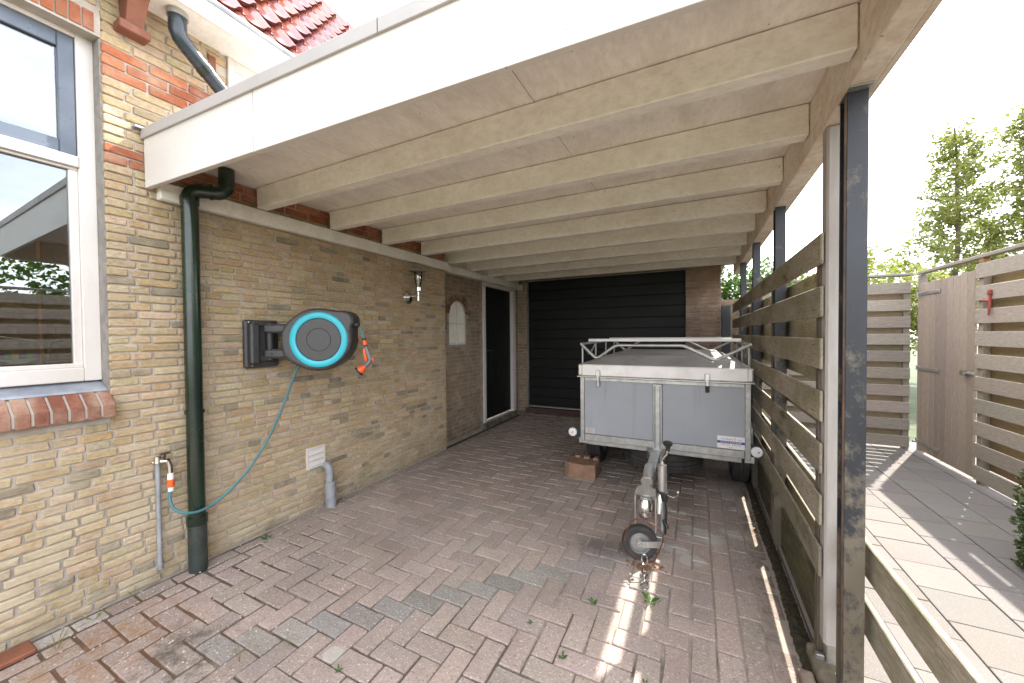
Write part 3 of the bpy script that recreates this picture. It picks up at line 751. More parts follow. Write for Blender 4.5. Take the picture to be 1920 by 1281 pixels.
# ------------------------------------------------------------------ carport
cp = thing('carport', (1.75, 3.8, 2.4), 'flat roofed carport with cream painted beams and white fascia spanning the driveway', 'carport')
def skew(x): return 1.04+(x-.02)*.0353
def skewbox(name, x0_, x1_, off0, off1, z0_, z1_, m_, bev=.003):
    ya, yb = skew(x0_), skew(x1_)
    return MB().add([(x0_, ya+off0, z0_), (x1_, yb+off0, z0_), (x1_, yb+off1, z0_), (x0_, ya+off1, z0_), (x0_, ya+off0, z1_), (x1_, yb+off0, z1_), (x1_, yb+off1, z1_), (x0_, ya+off1, z1_)],
        [(0,3,2,1),(4,5,6,7),(0,1,5,4),(1,2,6,5),(2,3,7,6),(3,0,4,7)]).build(name, m_, cp, bev=bev)
skewbox('fascia', .012, 1.044, 0, .028, 2.395, 2.70, FASCIA)
skewbox('fascia', 1.050, 3.56, 0, .028, 2.394, 2.70, FASCIA)
skewbox('roof_trim', .004, 3.575, -.012, .05, 2.682, 2.742, CAPM)
skewbox('roof_trim', .004, 3.575, .05, .12, 2.700, 2.735, CAPM)
skewbox('fascia_backing', .06, 3.45, .030, .075, 2.45, 2.60, DECK)
skewbox('trim_joint', 1.85, 1.853, -.0135, -.011, 2.682, 2.742, DARKINK, 0)
B('side_fascia', (3.532, 1.20, 2.38), (3.556, 6.60, 2.70), RIM, cp, .003)
B('roof_trim', (3.50, 1.22, 2.682), (3.572, 6.62, 2.742), CAPM, cp, .003)
B('rim_beam', (3.455, 1.19, 2.372), (3.528, 6.52, 2.60), RIM, cp, .004)
for k in range(8):
    y = 1.73+.61*k; B('beam', (.05 if y < 4.1 else -.12, y-.078, 2.452), (3.452, y, 2.602), BEAM, cp, .005)
ya = 1.10
for (ya, yb) in ((1.14, 3.53), (3.534, 6.53)):
    for (xa, xb) in ((.0, 1.053), (1.056, 2.271), (2.274, 3.53)):
        B('roof_panel', (xa, ya if ya > 2 else skew(xa)+.05, 2.606), (xb, yb, 2.626), DECK, cp, .002)
B('roof_skin', (.003, 1.16, 2.63), (3.53, 6.60, 2.672), CAPM, cp)
pl_ = B('wall_plate', (.002, 1.095, 2.343), (.056, 4.02, 2.449), BEAM, cp, .005)
B('wall_plate', (-.135, 4.022, 2.35), (-.03, 6.52, 2.449), BEAM, cp, .005)
B('infill_board', (-.132, 4.022, 2.451), (-.11, 6.52, 2.60), DECK, cp)
B('infill_deck', (-.30, 4.02, 2.606), (-.002, 6.53, 2.66), DECK, cp)
B('flashing_corner', (.001, .995, 2.735), (.03, 1.10, 2.75), ZINC, cp, .002)
def steel_post(y, w=.06, d=.08):
    p = MB().box((3.456, y, -.03), (3.456+w, y+.007, 2.372), .001).box((3.456+w/2-.004, y+.007, -.03), (3.456+w/2+.004, y+d-.007, 2.372)).box((3.456, y+d-.007, -.03), (3.456+w, y+d, 2.372), .001)
    return p.build('post', STEEL_BLK, cp)
p1 = steel_post(1.77)
B('post_cap', (3.452, 1.735, 2.366), (3.522, 1.86, 2.3715), GALV, p1, .001)
B('rust_edge', (3.4485, 1.771, 0), (3.4555, 1.777, 2.36), RUSTY, p1)
for y in (3.16, 4.30, 5.45): steel_post(y)
cp2 = MB().box((3.460, 2.02, .14), (3.530, 2.09, 2.371), .008).build('timber_post', WHITEPOST, cp)
B('post_shoe', (3.475, 2.04, .02), (3.518, 2.09, .155), GALV, cp2, .003)
B('bolt', (3.44, 2.05, .05), (3.474, 2.075, .075), GALV, cp2, .004)
MB().box((3.425, 1.90, -.04), (3.60, 2.16, .055), .012).build('footing', CONC, cp, bev=.006)
MB().box((3.40, 1.66, -.04), (3.62, 1.885, .03), .012).build('footing', CONC, cp, bev=.006)
B('edging_brick', (3.365, 1.78, -.04), (3.418, 2.0, .028), BRICK_R, cp, .005, (.24, .17, .15))

# ------------------------------------------------------------------ pipes
dp = thing('drainpipe', (.075, 1.23, 0), 'dark green plastic drainpipe running down the yellow brick wall beside the window', 'drainpipe')
MB().tube([(.078, 1.23, .34), (.078, 1.23, 2.385)], .045, 20).build('pipe', PVC_DARK, dp)
MB().tube([(.078, 1.23, -.02), (.078, 1.23, .345)], .050, 20).build('ground_pipe', mat('weathered dark pipe', (.02, .03, .028), (.035, .045, .04), 6, .45, dirt=(.10, .09, .07), dscale=10, damt=.6), dp)
MB().tube([(.078, 1.23, 1.015), (.078, 1.23, 1.035)], .053, 20).build('collar', PVC_DARK, dp)
MB().tube([(.078, 1.23, .30), (.078, 1.23, .352)], .0555, 20).build('collar', PVC_DARK, dp)
el_ = []
for k in range(7): a = math.pi/2*k/6; el_.append((.078+.04*(1-math.cos(a)), 1.23+.055*(1-math.cos(a)), 2.385+.055*math.sin(a)))
p = el_[-1]; p2 = (p[0]+.04, p[1]+.055, p[2])
for k in range(7): a = math.pi/2*k/6; el_.append((p2[0]+.035*math.sin(a), p2[1]+.045*math.sin(a), p2[2]+.055*(1-math.cos(a))))
el_.append((el_[-1][0], el_[-1][1], 2.60))
MB().tube(el_, .045, 18).build('elbow', PVC_DARK, dp)
MB().tube([Vector(el_[6])+Vector((.02, .027, 0)), Vector(el_[6])+Vector((.03, .04, 0))], .050, 18).build('collar', PVC_DARK, dp)
MB().tube([(.078, 1.23, 2.345), (.078, 1.23, 2.39)], .049, 18).build('collar', PVC_DARK, dp)
hp = thing('gutter_downpipe', (.12, 1.2, 3.4), 'dark plastic downpipe slanting from the eaves soffit to the carport roof', 'drainpipe')
pts = [(.14, 1.165, 3.50), (.14, 1.165, 3.36), (.14, 1.18, 3.325), (.14, 1.215, 3.29), (.14, 1.32, 3.20), (.14, 1.78, 2.80)]
MB().tube(pts, .045, 18).build('pipe', mat('dark slate pipe', (.02, .028, .034), (.03, .04, .048), 4, .25), hp)
MB().tube([(.14, 1.165, 3.44), (.14, 1.165, 3.485)], .052, 18).build('outlet_collar', GALV, hp)
MB().tube([(.14, 1.29, 3.226), (.14, 1.32, 3.2)], .049, 18).build('collar', PVC_DARK, hp)
gp = thing('waste_pipe', (.06, 2.22, 0), 'short grey waste pipe coming out of the wall under the white vent', 'pipe')
a_ = [(-.02, 2.205, .36), (.03, 2.205, .36), (.05, 2.206, .352), (.06, 2.208, .33), (.062, 2.21, .20)]
MB().tube(a_, .032, 16).build('bend', PVC_GREY, gp)
MB().tube([(.065, 2.215, -.02), (.065, 2.215, .215)], .045, 18).build('socket', PVC_GREY, gp)
MB().tube([(.065, 2.215, .20), (.065, 2.215, .222)], .048, 18).build('collar', PVC_GREY, gp)
vt = thing('vent_grille', (0, 2.12, .45), 'square white louvred vent cover low on the yellow brick wall', 'vent')
MB().box((-.002, 2.032, .365), (.016, 2.05, .545), .002).box((-.002, 2.19, .365), (.016, 2.208, .545), .002).box((-.002, 2.05, .365), (.016, 2.19, .383), .002).box((-.002, 2.05, .527), (.016, 2.19, .545), .002).build('frame', WHITE, vt)
for k in range(3):
    z = .385+k*.0475
    MB().add([(.004, 2.05, z+.045), (.004, 2.19, z+.045), (.020, 2.19, z+.004), (.020, 2.05, z+.004), (.0, 2.05, z+.04), (.0, 2.19, z+.04), (.016, 2.19, z), (.016, 2.05, z)],
             [(0,3,2,1),(4,5,6,7),(0,1,5,4),(1,2,6,5),(2,3,7,6),(3,0,4,7)]).build('louvre', WHITE, vt)
# wall lamp
wl = thing('wall_lamp', (.05, 3.32, 1.94), 'chrome wall lantern with clear glass chimney near the house corner', 'lamp')
MB().lathe((.0, 3.30, 1.935), VX, [(.0, 0), (.075, 0), (.075, .012), (.055, .03), (.0, .036)], 24).build('backplate', CHROME, wl)
MB().tube([(.03, 3.30, 1.95), (.07, 3.32, 1.95), (.10, 3.37, 1.96)], .010, 8).tube([(.10, 3.37, 1.90), (.10, 3.37, 2.02)], .010, 8).build('arm', CHROME, wl)
MB().lathe((.10, 3.37, 2.0), VZ, [(.012, 0), (.03, .01), (.032, .05), (.028, .055)], 20).build('cup', CHROME, wl)
MB().lathe((.10, 3.37, 2.03), VZ, [(.024, 0), (.028, .04), (.040, .10), (.045, .15), (.044, .20), (.04, .20), (.041, .15), (.036, .10), (.024, .04), (.02, 0)], 24).build('glass', LGLASS, wl)
MB().lathe((.10, 3.37, 2.235), VZ, [(.0, .03), (.05, .015), (.10, .0), (.098, -.004), (.0, .01)], 24).build('hood', GALV, wl)
MB().lathe((.10, 3.37, 2.04), VZ, [(.0, 0), (.012, 0), (.014, .05), (.026, .09), (.026, .12), (.0, .15)], 16).build('bulb', LAMPW, wl)

# tap
tp = thing('outdoor_tap', (.04, 1.22, .7), 'small outdoor water tap on a thin grey standpipe left of the drainpipe', 'tap')
MB().tube([(.022, 1.061, .10), (.022, 1.061, .74)], .012, 10).build('standpipe', PVC_GREY, tp)
MB().tube([(.0, 1.060, .09), (.022, 1.061, .09), (.022, 1.061, .12)], .015, 10).build('elbow', PVC_GREY, tp)
MB().tube([(.022, 1.061, .735), (.022, 1.061, .775)], .018, 10).tube([(.0, 1.051, .74), (.06, 1.099, .745)], .014, 10).tube([(.055, 1.097, .745), (.058, 1.105, .715), (.06, 1.107, .66)], .013, 10).build('body', CHROME, tp)
MB().tube([(.04, 1.083, .75), (.045, 1.09, .785)], .006, 8).box((.03, 1.065, .784), (.055, 1.115, .792), .003).build('handle', RUSTY, tp)

# ------------------------------------------------------------------ hose reel
rc = Vector((.427, 1.862, 1.475)); H = Vector((.835, .55, 0)).normalized(); N = Vector((.55, -.835, 0)).normalized()
reel = thing('hose_reel', tuple(rc), 'round charcoal wall hose reel with turquoise ring on the yellow brick wall', 'hose reel')
k_ = .000812
def rp_(px, py): return ((px-860)*k_, -(py-760)*k_)
body = [(540, 640), (575, 600), (620, 555), (690, 505), (770, 475), (860, 468), (950, 478), (1010, 490), (1080, 490), (1130, 505), (1160, 545), (1168, 600),
        (1150, 640), (1146, 700), (1150, 780), (1130, 860), (1080, 940), (1000, 1005), (920, 1045), (830, 1055), (740, 1040), (650, 1000), (580, 955), (540, 915), (520, 840), (512, 760), (520, 690)]
bp = [rp_(*q) for q in body][::-1]
MB().prism(bp, rc, H, VZ, N, -.19, .0, .06).build('housing', REELG, reel, smooth=False, bev=.012)
MB().lathe(rc, N, [(.160, .0), (.160, .004), (.163, .010), (.175, .014), (.195, .013), (.206, .006), (.208, -.004)], 64).build('ring', TURQ, reel)
MB().lathe(rc, N, [(.0, .006), (.083, .006), (.085, .003), (.087, .006), (.155, .006), (.160, .002)], 64).build('cover', REELG, reel)
for zz in (.085, -.105):
    mb = MB().box((-.31, -.13, zz-.034), (-.24, -.03, zz+.034), .012)
    vs = [rc+H*v[0]+N*v[1]+VZ*v[2] for v in MB().box((-.42, -.13, zz-.036), (-.24, -.045, zz+.036), .014).v]
    m2 = MB(); q = MB().box((-.42, -.13, zz-.036), (-.24, -.045, zz+.036), .014); m2.add([rc+H*v[0]+N*v[1]+VZ*v[2] for v in q.v], q.f)
    m2.build('hinge_arm', REELG, reel, bev=.006)
hc = rc+H*-.385+N*-.09
MB().tube([hc+VZ*.125, hc+VZ*-.15], .034, 20).build('hinge_pin', BLKP, reel)
br = MB(); br.box((.0, 1.555, 1.27), (.045, 1.80, 1.625), .012).box((.045, 1.575, 1.30), (.085, 1.64, 1.60), .012)
for zz in (1.595, 1.335): br.box((.04, 1.60, zz-.02), (hc.x+.01, hc.y+.03, zz+.02), .008)
br.build('bracket', REELG, reel, bev=.006)
for yy, zz in ((1.58, 1.605), (1.60, 1.285)): MB().lathe((.046, yy, zz), VX, [(.008, 0), (.008, .004), (.0, .005)], 10).build('screw', CHROME, reel)
for (a, b) in ((422, 622), (422, 890)):
    q = rp_(a, b); MB().lathe(rc+H*q[0]+VZ*q[1]+N*-.044, N, [(.008, 0), (.008, .004), (0, .004)], 10).build('screw', BLKP, reel)
q = rp_(1180, 622); oc = rc+H*q[0]+VZ*q[1]+N*-.06
MB().lathe(oc, H, [(.0, -.03), (.02, -.025), (.026, -.005), (.024, .012), (.012, .02), (0, .02)], 18).build('outlet', BLKP, reel)
# spray nozzle with its short hose end
nz_ = thing('spray_nozzle', tuple(oc), 'orange and grey garden spray nozzle hanging from the hose reel', 'nozzle')
def P(px, py, d=-.06): q = rp_(px, py); return rc+H*q[0]+VZ*q[1]+N*d
MB().tube([P(1185, 625), P(1205, 650), P(1225, 700), P(1240, 750)], .0075, 10).build('hose_end', HOSE, nz_)
MB().tube([P(1240, 748), P(1245, 775)], .014, 14).tube([P(1252, 812), P(1256, 832)], .013, 14).build('coupling', BLKP, nz_)
MB().tube([P(1244, 772), P(1252, 815)], .017, 14).build('connector', ORANGE, nz_)
MB().tube([P(1256, 830), P(1270, 880), P(1285, 930), P(1298, 965)], [.013, .016, .018, .017], 12).tube([P(1298, 962), P(1270, 1000), P(1245, 1022)], [.017, .016, .014], 12).build('grip', GREYP, nz_)
MB().tube([P(1243, 850, -.05), P(1250, 910, -.045), P(1262, 965, -.05)], [.009, .013, .011], 10).tube([P(1310, 935), P(1322, 968)], .008, 8).build('trigger', ORANGE, nz_)
MB().lathe(P(1250, 1018), (P(1180, 1078)-P(1250, 1018)), [(.012, 0), (.022, .02), (.036, .045), (.038, .052)], 20).build('head', ORANGE, nz_)
MB().lathe(P(1250, 1018), (P(1180, 1078)-P(1250, 1018)), [(.038, .050), (.040, .053), (.039, .066), (.033, .070), (.0, .066)], 20).build('rose', BLKP, nz_)
# supply hose
hz = [Vector(p) for p in ((.30, 1.83, 1.33), (.22, 1.82, 1.24), (.15, 1.80, 1.08), (.135, 1.73, .90), (.135, 1.64, .735), (.135, 1.52, .575), (.135, 1.40, .47), (.14, 1.30, .415), (.145, 1.21, .40), (.13, 1.14, .418), (.10, 1.10, .46), (.075, 1.095, .52), (.064, 1.105, .56))]
sm = []
for i in range(len(hz)-1):
    p0_, p1_, p2_, p3_ = hz[max(i-1, 0)], hz[i], hz[i+1], hz[min(i+2, len(hz)-1)]
    for k in range(5):
        t_ = k/5; sm.append(.5*((2*p1_)+(p2_-p0_)*t_+(2*p0_-5*p1_+4*p2_-p3_)*t_*t_+(3*p1_-p0_-3*p2_+p3_)*t_**3))
sm.append(hz[-1])
hs = thing('garden_hose', (.14, 1.5, .5), 'teal garden hose looping from the reel across the drainpipe to the tap', 'hose')
MB().tube(sm, .0085, 12).build('hose', HOSE, hs)
MB().tube([(.064, 1.105, .555), (.062, 1.106, .58)], .014, 14).build('coupling', LAMPW, hs)
MB().tube([(.0605, 1.107, .625), (.060, 1.107, .665)], .016, 14).build('tap_connector', LAMPW, hs)
MB().tube([(.062, 1.106, .58), (.0605, 1.107, .627)], .018, 14).build('coupling_grip', ORANGE, hs)

# ------------------------------------------------------------------ fences
MG = [(.42, .375, .295), (.38, .34, .265), (.46, .41, .325), (.36, .325, .25)]
GG = [(.35, .305, .255), (.31, .27, .225), (.37, .32, .27), (.29, .255, .215)]
f1 = thing('slatted_fence', (3.5, 4, 0), 'mossy weathered slatted fence along the open right side of the carport', 'fence')
def slat(name, a, b, m_, par, col):
    o = B(name, a, b, m_, par, .004, col)
    k = 1 if (b[1]-a[1]) > (b[0]-a[0]) else 0; L = b[k]-a[k]
    e_ = random.uniform(-.004, .004)/max(L, 1)
    o.rotation_euler = (e_, 0, 0) if k else (0, e_, 0); return o
for k in range(7):
    zt = 1.927-.2271*k
    slat('slat', (3.443, 2.03, zt-.134), (3.455, 4.42, zt), WOOD_Y, f1, jit(random.choice(MG), .15))
    slat('slat', (3.443, 4.425, zt-.134), (3.455, 6.50, zt), WOOD_Y, f1, jit(random.choice(MG), .15))
for k in range(8):
    zt = 1.825-.2271*k
    if k == 7: continue
    ya = .2 if k in (5, 6) else 2.05
    slat('slat', (3.548, ya, zt-.134), (3.568, 4.30, zt), WOOD_Y, f1, jit(random.choice(MG), .15))
    slat('slat', (3.548, 4.305, zt-.134), (3.568, 6.45, zt), WOOD_Y, f1, jit(random.choice(MG), .15))
for y in (2.105, 3.26, 4.40, 5.55): 
    o = B('fence_post', (3.457, y, -.04), (3.546, y+.05, 1.90), WOOD_Z, f1, .004, (.13, .11, .08))
B('gravel_board', (3.498, 2.05, -.05), (3.52, 6.45, .27), WOOD_Y, f1, .004, (.10, .09, .055))
# back fence
f2 = thing('slatted_fence', (4.5, 6.5, 0), 'grey slatted fence closing the end of the garden path left of the gate', 'fence')
for k in range(10):
    zt = 2.121-.2175*k
    slat('slat', (3.60, 6.46, zt-.142), (5.385, 6.478, zt), WOOD_X, f2, jit(random.choice(GG), .10))
    if k < 9: slat('slat', (3.60, 6.535, zt-.109-.142), (5.33, 6.553, zt-.109), WOOD_X, f2, jit((.30, .24, .16), .1))
for x in (3.66, 4.50, 5.325): B('fence_post', (x, 6.48, -.05), (x+.06, 6.533, 2.13), WOOD_Z, f2, .004, (.26, .22, .18))
B('top_rail', (3.60, 6.45, 2.205), (5.40, 6.56, 2.235), WOOD_X, f2, .004, (.30, .27, .24))
B('corner_post', (5.462, 6.425, -.05), (5.52, 6.50, 2.204), WOOD_Z, f2, .004, (.33, .29, .25))
# gate
gt = thing('garden_gate', (5.43, 5.87, 0), 'upright board wooden gate with strap hinges standing closed between two slatted fences', 'gate')
for k in range(9):
    y = 5.352+k*.1155
    B('board', (5.43, y, .035), (5.452, y+.113, 2.10+random.uniform(-.012, .006)-.002*k), WOOD_Z, gt, .004, jit((.41, .33, .27), .14))
for z in (.30, 1.1, 1.9): B('ledge', (5.453, 5.37, z-.05), (5.478, 6.38, z+.05), WOOD_Z, gt, .003, (.30, .24, .19))
for z in (1.955, 1.045, .14):
    h_ = MB().box((5.420, 5.93, z-.02), (5.4285, 6.40, z+.02), .002).build('strap_hinge', GALV, gt)
    MB().tube([(5.422, 6.405, z-.03), (5.422, 6.405, z+.03)], .009, 8).build('hinge_pin', GALV, h_)
lt = MB().lathe((5.43, 5.44, 1.07), -VX, [(.02, 0), (.02, .02), (.028, .03), (.028, .05), (0, .055)], 16).build('latch_knob', CHROME, gt)
B('latch_bar', (5.415, 5.34, 1.055), (5.428, 5.50, 1.085), GALV, lt, .003)
# right fence
f3 = thing('slatted_fence', (5.45, 3, 0), 'tall pale slatted fence running toward the viewer on the far right', 'fence')
for k in range(10):
    zt = 2.150-.2195*k
    slat('slat', (5.42, .2, max(zt-.142, .012)), (5.438, 5.325, zt), WOOD_Y2, f3, jit((.40, .345, .285), .12))
    if k < 9: slat('slat', (5.505, .2, zt-.11-.142), (5.523, 5.30, zt-.11), WOOD_Y2, f3, jit((.34, .26, .15), .1))
for y in (5.255, 4.0, 2.7, 1.4): B('fence_post', (5.44, y, -.05), (5.503, y+.065, 2.16), WOOD_Z, f3, .004, (.34, .29, .23))
B('top_rail', (5.43, .2, 2.205), (5.50, 6.44, 2.240), WOOD_Y2, f3, .004, (.32, .28, .24))
for y in (5.29, 4.03, 2.73): B('rail_block', (5.44, y-.03, 2.16), (5.49, y+.03, 2.204), WOOD_Z, f3, .003, (.35, .18, .08))
tg = MB().tube([(5.41, 5.09, 1.87), (5.40, 5.09, 1.64)], .009, 8).tube([(5.41, 5.09, 1.78), (5.41, 5.19, 1.79)], .014, 8).box((5.395, 5.08, 1.83), (5.42, 5.11, 1.88), .004)
tag(tg.build('gate_hook', mat('red paint', (.35, .05, .03), (.2, .04, .03), 10, .6)), 'small red painted metal hook hanging on the pale fence beside the gate', 'hook')

def nails(par, pts, ax_, m_=DARKINK, rr=.0045):
    mb = MB()
    for p in pts: mb.lathe(p, ax_, [(rr, -.001), (rr*.8, .0012), (0, .0014)], 6)
    o = mb.build('nail_heads', m_, par, smooth=False); o['kind'] = 'stuff'
nails(f1, [(3.443, y+dy, 1.927-.2271*k-dz) for k in range(7) for y in (2.12, 3.275, 4.40, 4.45, 5.57) for dy in (0, .03) for dz in (.03, .10)], -VX)
nails(f2, [(x+dx, 6.46, 2.121-.2175*k-dz) for k in range(10) for x in (3.69, 4.52, 5.34) for dx in (0, .025) for dz in (.035, .105)], -VY)
nails(f3, [(5.42, y+dy, 2.15-.2195*k-dz) for k in range(10) for y in (5.275, 4.02, 2.72, 1.42) for dy in (0, .03) for dz in (.035, .105)], -VX)
nails(gt, [(5.43, 5.352+k*.1155+d_, z) for k in range(9) for d_ in (.035, .08) for z in (.30, 1.1, 1.9)], -VX, DARKINK, .0035)
nails(cp, [(x, skew(x)-.0006, z) for x in [.06+.30*k for k in range(12)] for z in (2.425, 2.655)], -VY, BEAM, .004)
# ------------------------------------------------------------------ rear garden wall, board, bush
gw = thing('garden_wall', (3.6, 6.8, 0), 'low brown brick garden wall glimpsed between garage pillar and fence', 'wall')
B('wall_core', (3.31, 6.74, -.1), (4.3, 6.84, 2.02), MORTAR_D, gw)
ps = []
for k in range(33):
    x = 3.31-(.1 if k % 2 else 0)
    while x < 4.25:
        a = max(x, 3.31); L = x+.205-a
        if L > .03: ps.append((Vector((a+L/2, 6.736, k*.0605+.03)), VX, VZ, -VY, L, .049, jit(random.choice(GB), .15)))
        x += .2165
lay_pieces(ps, gw, 'brick', 'bricks', BRICK_R, .0012, .003, .04, limit=60)
tag(B('board_screen', (3.312, 6.66, -.02), (3.43, 6.69, 1.93), DARKGREY, None, .004), 'dark grey upright board between garage pillar and mossy fence', 'board')

def leaf_cluster(mb, c, r, n, size, rnd, flat=.6):
    for _ in range(n):
        d = Vector((rnd.gauss(0, 1), rnd.gauss(0, 1), rnd.gauss(0, 1))).normalized()*r*rnd.random()**.45
        p = c+d; a = Vector((rnd.gauss(0, 1), rnd.gauss(0, 1), rnd.gauss(0, flat))).normalized(); b = a.cross(Vector((rnd.gauss(0, 1), rnd.gauss(0, 1), rnd.gauss(0, 1)))).normalized()
        s_ = size*rnd.uniform(.6, 1.3); nrm = a.cross(b)*s_*.15
        mb.add([p-a*s_*.5, p+b*s_*.32+nrm, p+a*s_*.5, p-b*s_*.32+nrm], [(0, 1, 2), (0, 2, 3)])
def bush(name, c, rx, ry, rz, n, size, m_, label, cat, stem=True, box=False):
    t_ = thing(name, (c[0], c[1], 0), label, cat); rnd = random.Random(hash(label) % 1000 if False else len(label)*7); mb = MB()
    for _ in range(n):
        if box: q = Vector((rnd.uniform(-1, 1), rnd.uniform(-1, 1), rnd.uniform(-1, 1))); k = rnd.choice((0, 1, 2)); q[k] = math.copysign(rnd.uniform(.8, 1.02), q[k])
        else: q = Vector((rnd.gauss(0, 1), rnd.gauss(0, 1), rnd.gauss(0, 1))).normalized()*rnd.random()**.33*(1+.25*math.sin(rnd.random()*9))
        leaf_cluster(mb, Vector(c)+Vector((q[0]*rx, q[1]*ry, q[2]*rz)), size*(1.2 if not box else .8), 5, size, rnd)
    mb.build('foliage', m_, t_)
    sb = MB()
    for _ in range(5): sb.tube([(c[0]+rnd.uniform(-.2, .2)*rx, c[1]+rnd.uniform(-.2, .2)*ry, -.05), (c[0]+rnd.uniform(-.6, .6)*rx, c[1]+rnd.uniform(-.6, .6)*ry, c[2]+rz*.5)], [.02, .006], 6)
    sb.build('stem', BARK, t_)
bush('bush', (3.85, 7.6, 2.05), .75, .5, .62, 900, .075, LEAF_D, 'dark green bush rising behind the low brown garden wall', 'bush')
bush('bush', (6.0, 11.0, 2.0), 2.3, .7, .85, 1900, .10, LEAF, 'light green shrub mass showing just above the grey fence at the path end', 'bush')
bush('clipped_hedge', (4.985, 3.19, .31), .20, .36, .33, 1700, .028, LEAF_H, 'small clipped box hedge at the right edge beside the pale fence', 'hedge', box=True)

hd = MB(); hr = random.Random(31)  # leaf mass added out of view, hides bright sky mirrored in the window
for _ in range(2600):
    leaf_cluster(hd, Vector((8.6+hr.uniform(-.4, .4), hr.uniform(-3.5, 5.5), hr.uniform(.1, 3.3))), .25, 4, .13, hr)
tag(hd.build('added_hedge_screen', LEAF_D), 'out-of-view leaf screen added beyond the pale right fence to darken the window reflection', 'hedge', kind='stuff')
def tree(x, y, h, w, label, seed, n_br=60):
    rnd = random.Random(seed); t_ = thing('young_tree', (x, y, 0), label, 'tree', 'young trees behind the garden fences')
    big = h/5.75; pts = [Vector((x+rnd.uniform(-.06, .06)*k/6, y+rnd.uniform(-.06, .06)*k/6, h*k/8)) for k in range(9)]
    MB().tube([p for p in pts], [.085*(1-k/9)+.012 for k in range(9)], 10).build('trunk', BARK, t_)
    br = MB(); lv = MB()
    for i in range(n_br):
        q = .16+.82*(i+rnd.random())/n_br; z = h*q; a = i*2.4+rnd.uniform(-.5, .5)
        L = w*(1.06-q)**.95*rnd.uniform(.6, 1.15)+.12; base_ = Vector((x, y, z))
        dr_ = Vector((math.cos(a), math.sin(a), rnd.uniform(.35, .75))).normalized()
        tip = base_+dr_*L; midp = base_+dr_*L*.5+Vector((0, 0, -.04))
        br.tube([base_, midp, tip], [.022*(1.1-q), .012*(1.1-q)+.003, .003], 5)
        m_ = int(9+L*22)
        for k in range(m_):
            s_ = rnd.uniform(.18, 1.05); p = base_+dr_*L*s_+Vector((rnd.gauss(0, .10), rnd.gauss(0, .10), rnd.gauss(0, .08)))
            leaf_cluster(lv, p, .17, rnd.choice((3, 5, 7)), .11, rnd)
    br.build('branches', BARK, t_); lv.build('crown', LEAF, t_)
tree(9.92, 16.0, 7.55, 2.6, 'leafy young tree in full view above the wooden gate', 5, 70)
tree(11.45, 16.2, 7.9, 2.15, 'leafy young tree cut off by the right edge of the view', 9, 62)
tree(6.9, 13.5, 3.6, 1.3, 'low leafy tree behind the grey path fence, left of the taller trees', 14, 40)

# ------------------------------------------------------------------ trailer
tr = thing('box_trailer', (2.63, 4.5, 0), 'grey two-panel box trailer with galvanised frame and hinged lid parked under the carport', 'trailer')
X0, X1, Y0, Y1, Z0, Z1 = 1.945, 3.360, 3.55, 5.40, .468, 1.083
MB().box((X0+.03, Y0+.03, Z0+.02), (X1-.03, Y1-.03, Z0+.05)).build('floor', GALV, tr)
for (a, b) in ((X0+.042, 2.612), (2.692, X1-.042)):
    B('front_panel', (a, Y0+.012, Z0+.066), (b, Y0+.03, Z1-.03), PANEL, tr)
B('side_panel', (X0+.012, Y0+.04, Z0+.06), (X0+.03, Y1-.04, Z1-.03), PANEL, tr)
B('side_panel', (X1-.03, Y0+.04, Z0+.06), (X1-.012, Y1-.04, Z1-.03), PANEL, tr)
B('rear_panel', (X0+.04, Y1-.03, Z0+.06), (X1-.04, Y1-.012, Z1-.03), PANEL, tr)
for x in (X0, X1-.042):
    for y in (Y0, Y1-.042): B('corner_post', (x, y, Z0-.01), (x+.042, y+.042, Z1+.0), GALV, tr, .004)
for y in (Y0+.002, Y1-.04):
    B('frame_rail', (X0+.043, y, Z0), (X1-.043, y+.036, Z0+.064), GALV, tr, .004)
    B('frame_rail', (X0+.043, y, Z1-.034), (X1-.043, y+.036, Z1-.002), GALV, tr, .003)
for x in (X0+.002, X1-.038):
    B('frame_rail', (x, Y0+.043, Z0), (x+.036, Y1-.043, Z0+.064), GALV, tr, .004)
    B('frame_rail', (x, Y0+.043, Z1-.034), (x+.036, Y1-.043, Z1-.002), GALV, tr, .003)
cpst = B('centre_post', (2.615, Y0-.006, Z0-.03), (2.689, Y0+.03, Z1-.036), GALV, tr, .003)
for x in (2.627, 2.669): B('groove', (x, Y0-.0085, Z0+.0), (x+.007, Y0-.0062, Z1-.05), DARKINK, cpst)
B('cross_member', (X0+.06, Y0+.03, Z0-.045), (X1-.06, Y0+.09, Z0-.002), GALV, tr, .004)
B('cross_member', (X0+.06, 4.9, Z0-.045), (X1-.06, 4.96, Z0-.002), GALV, tr, .004)
# lid
lid = MB().box((X0-.012, Y0-.014, Z1+.014), (X1+.012, Y1+.01, Z1+.125), .008).build('lid', LIDM, tr)
B('lid_rim', (X0-.024, Y0-.026, Z1+.001), (X1+.024, Y1+.02, Z1+.013), ALU, lid, .003)
for x in (X0-.016, X1-.032):
    B('lid_corner', (x, Y0-.018, Z1+.014), (x+.048, Y0+.03, Z1+.128), ALU, lid, .01)
i0 = .20; zt = Z1+.126
MB().add([(X0, Y0, zt), (X1, Y0, zt), (X1, Y1, zt), (X0, Y1, zt), (X0+i0, Y0+.30, zt+.075), (X1-i0, Y0+.30, zt+.075), (X1-i0, Y1-.2, zt+.085), (X0+i0, Y1-.2, zt+.085)],
         [(0, 1, 5, 4), (1, 2, 6, 5), (2, 3, 7, 6), (3, 0, 4, 7), (4, 5, 6, 7)]).build('lid_top', LIDTOP, lid, bev=.006)
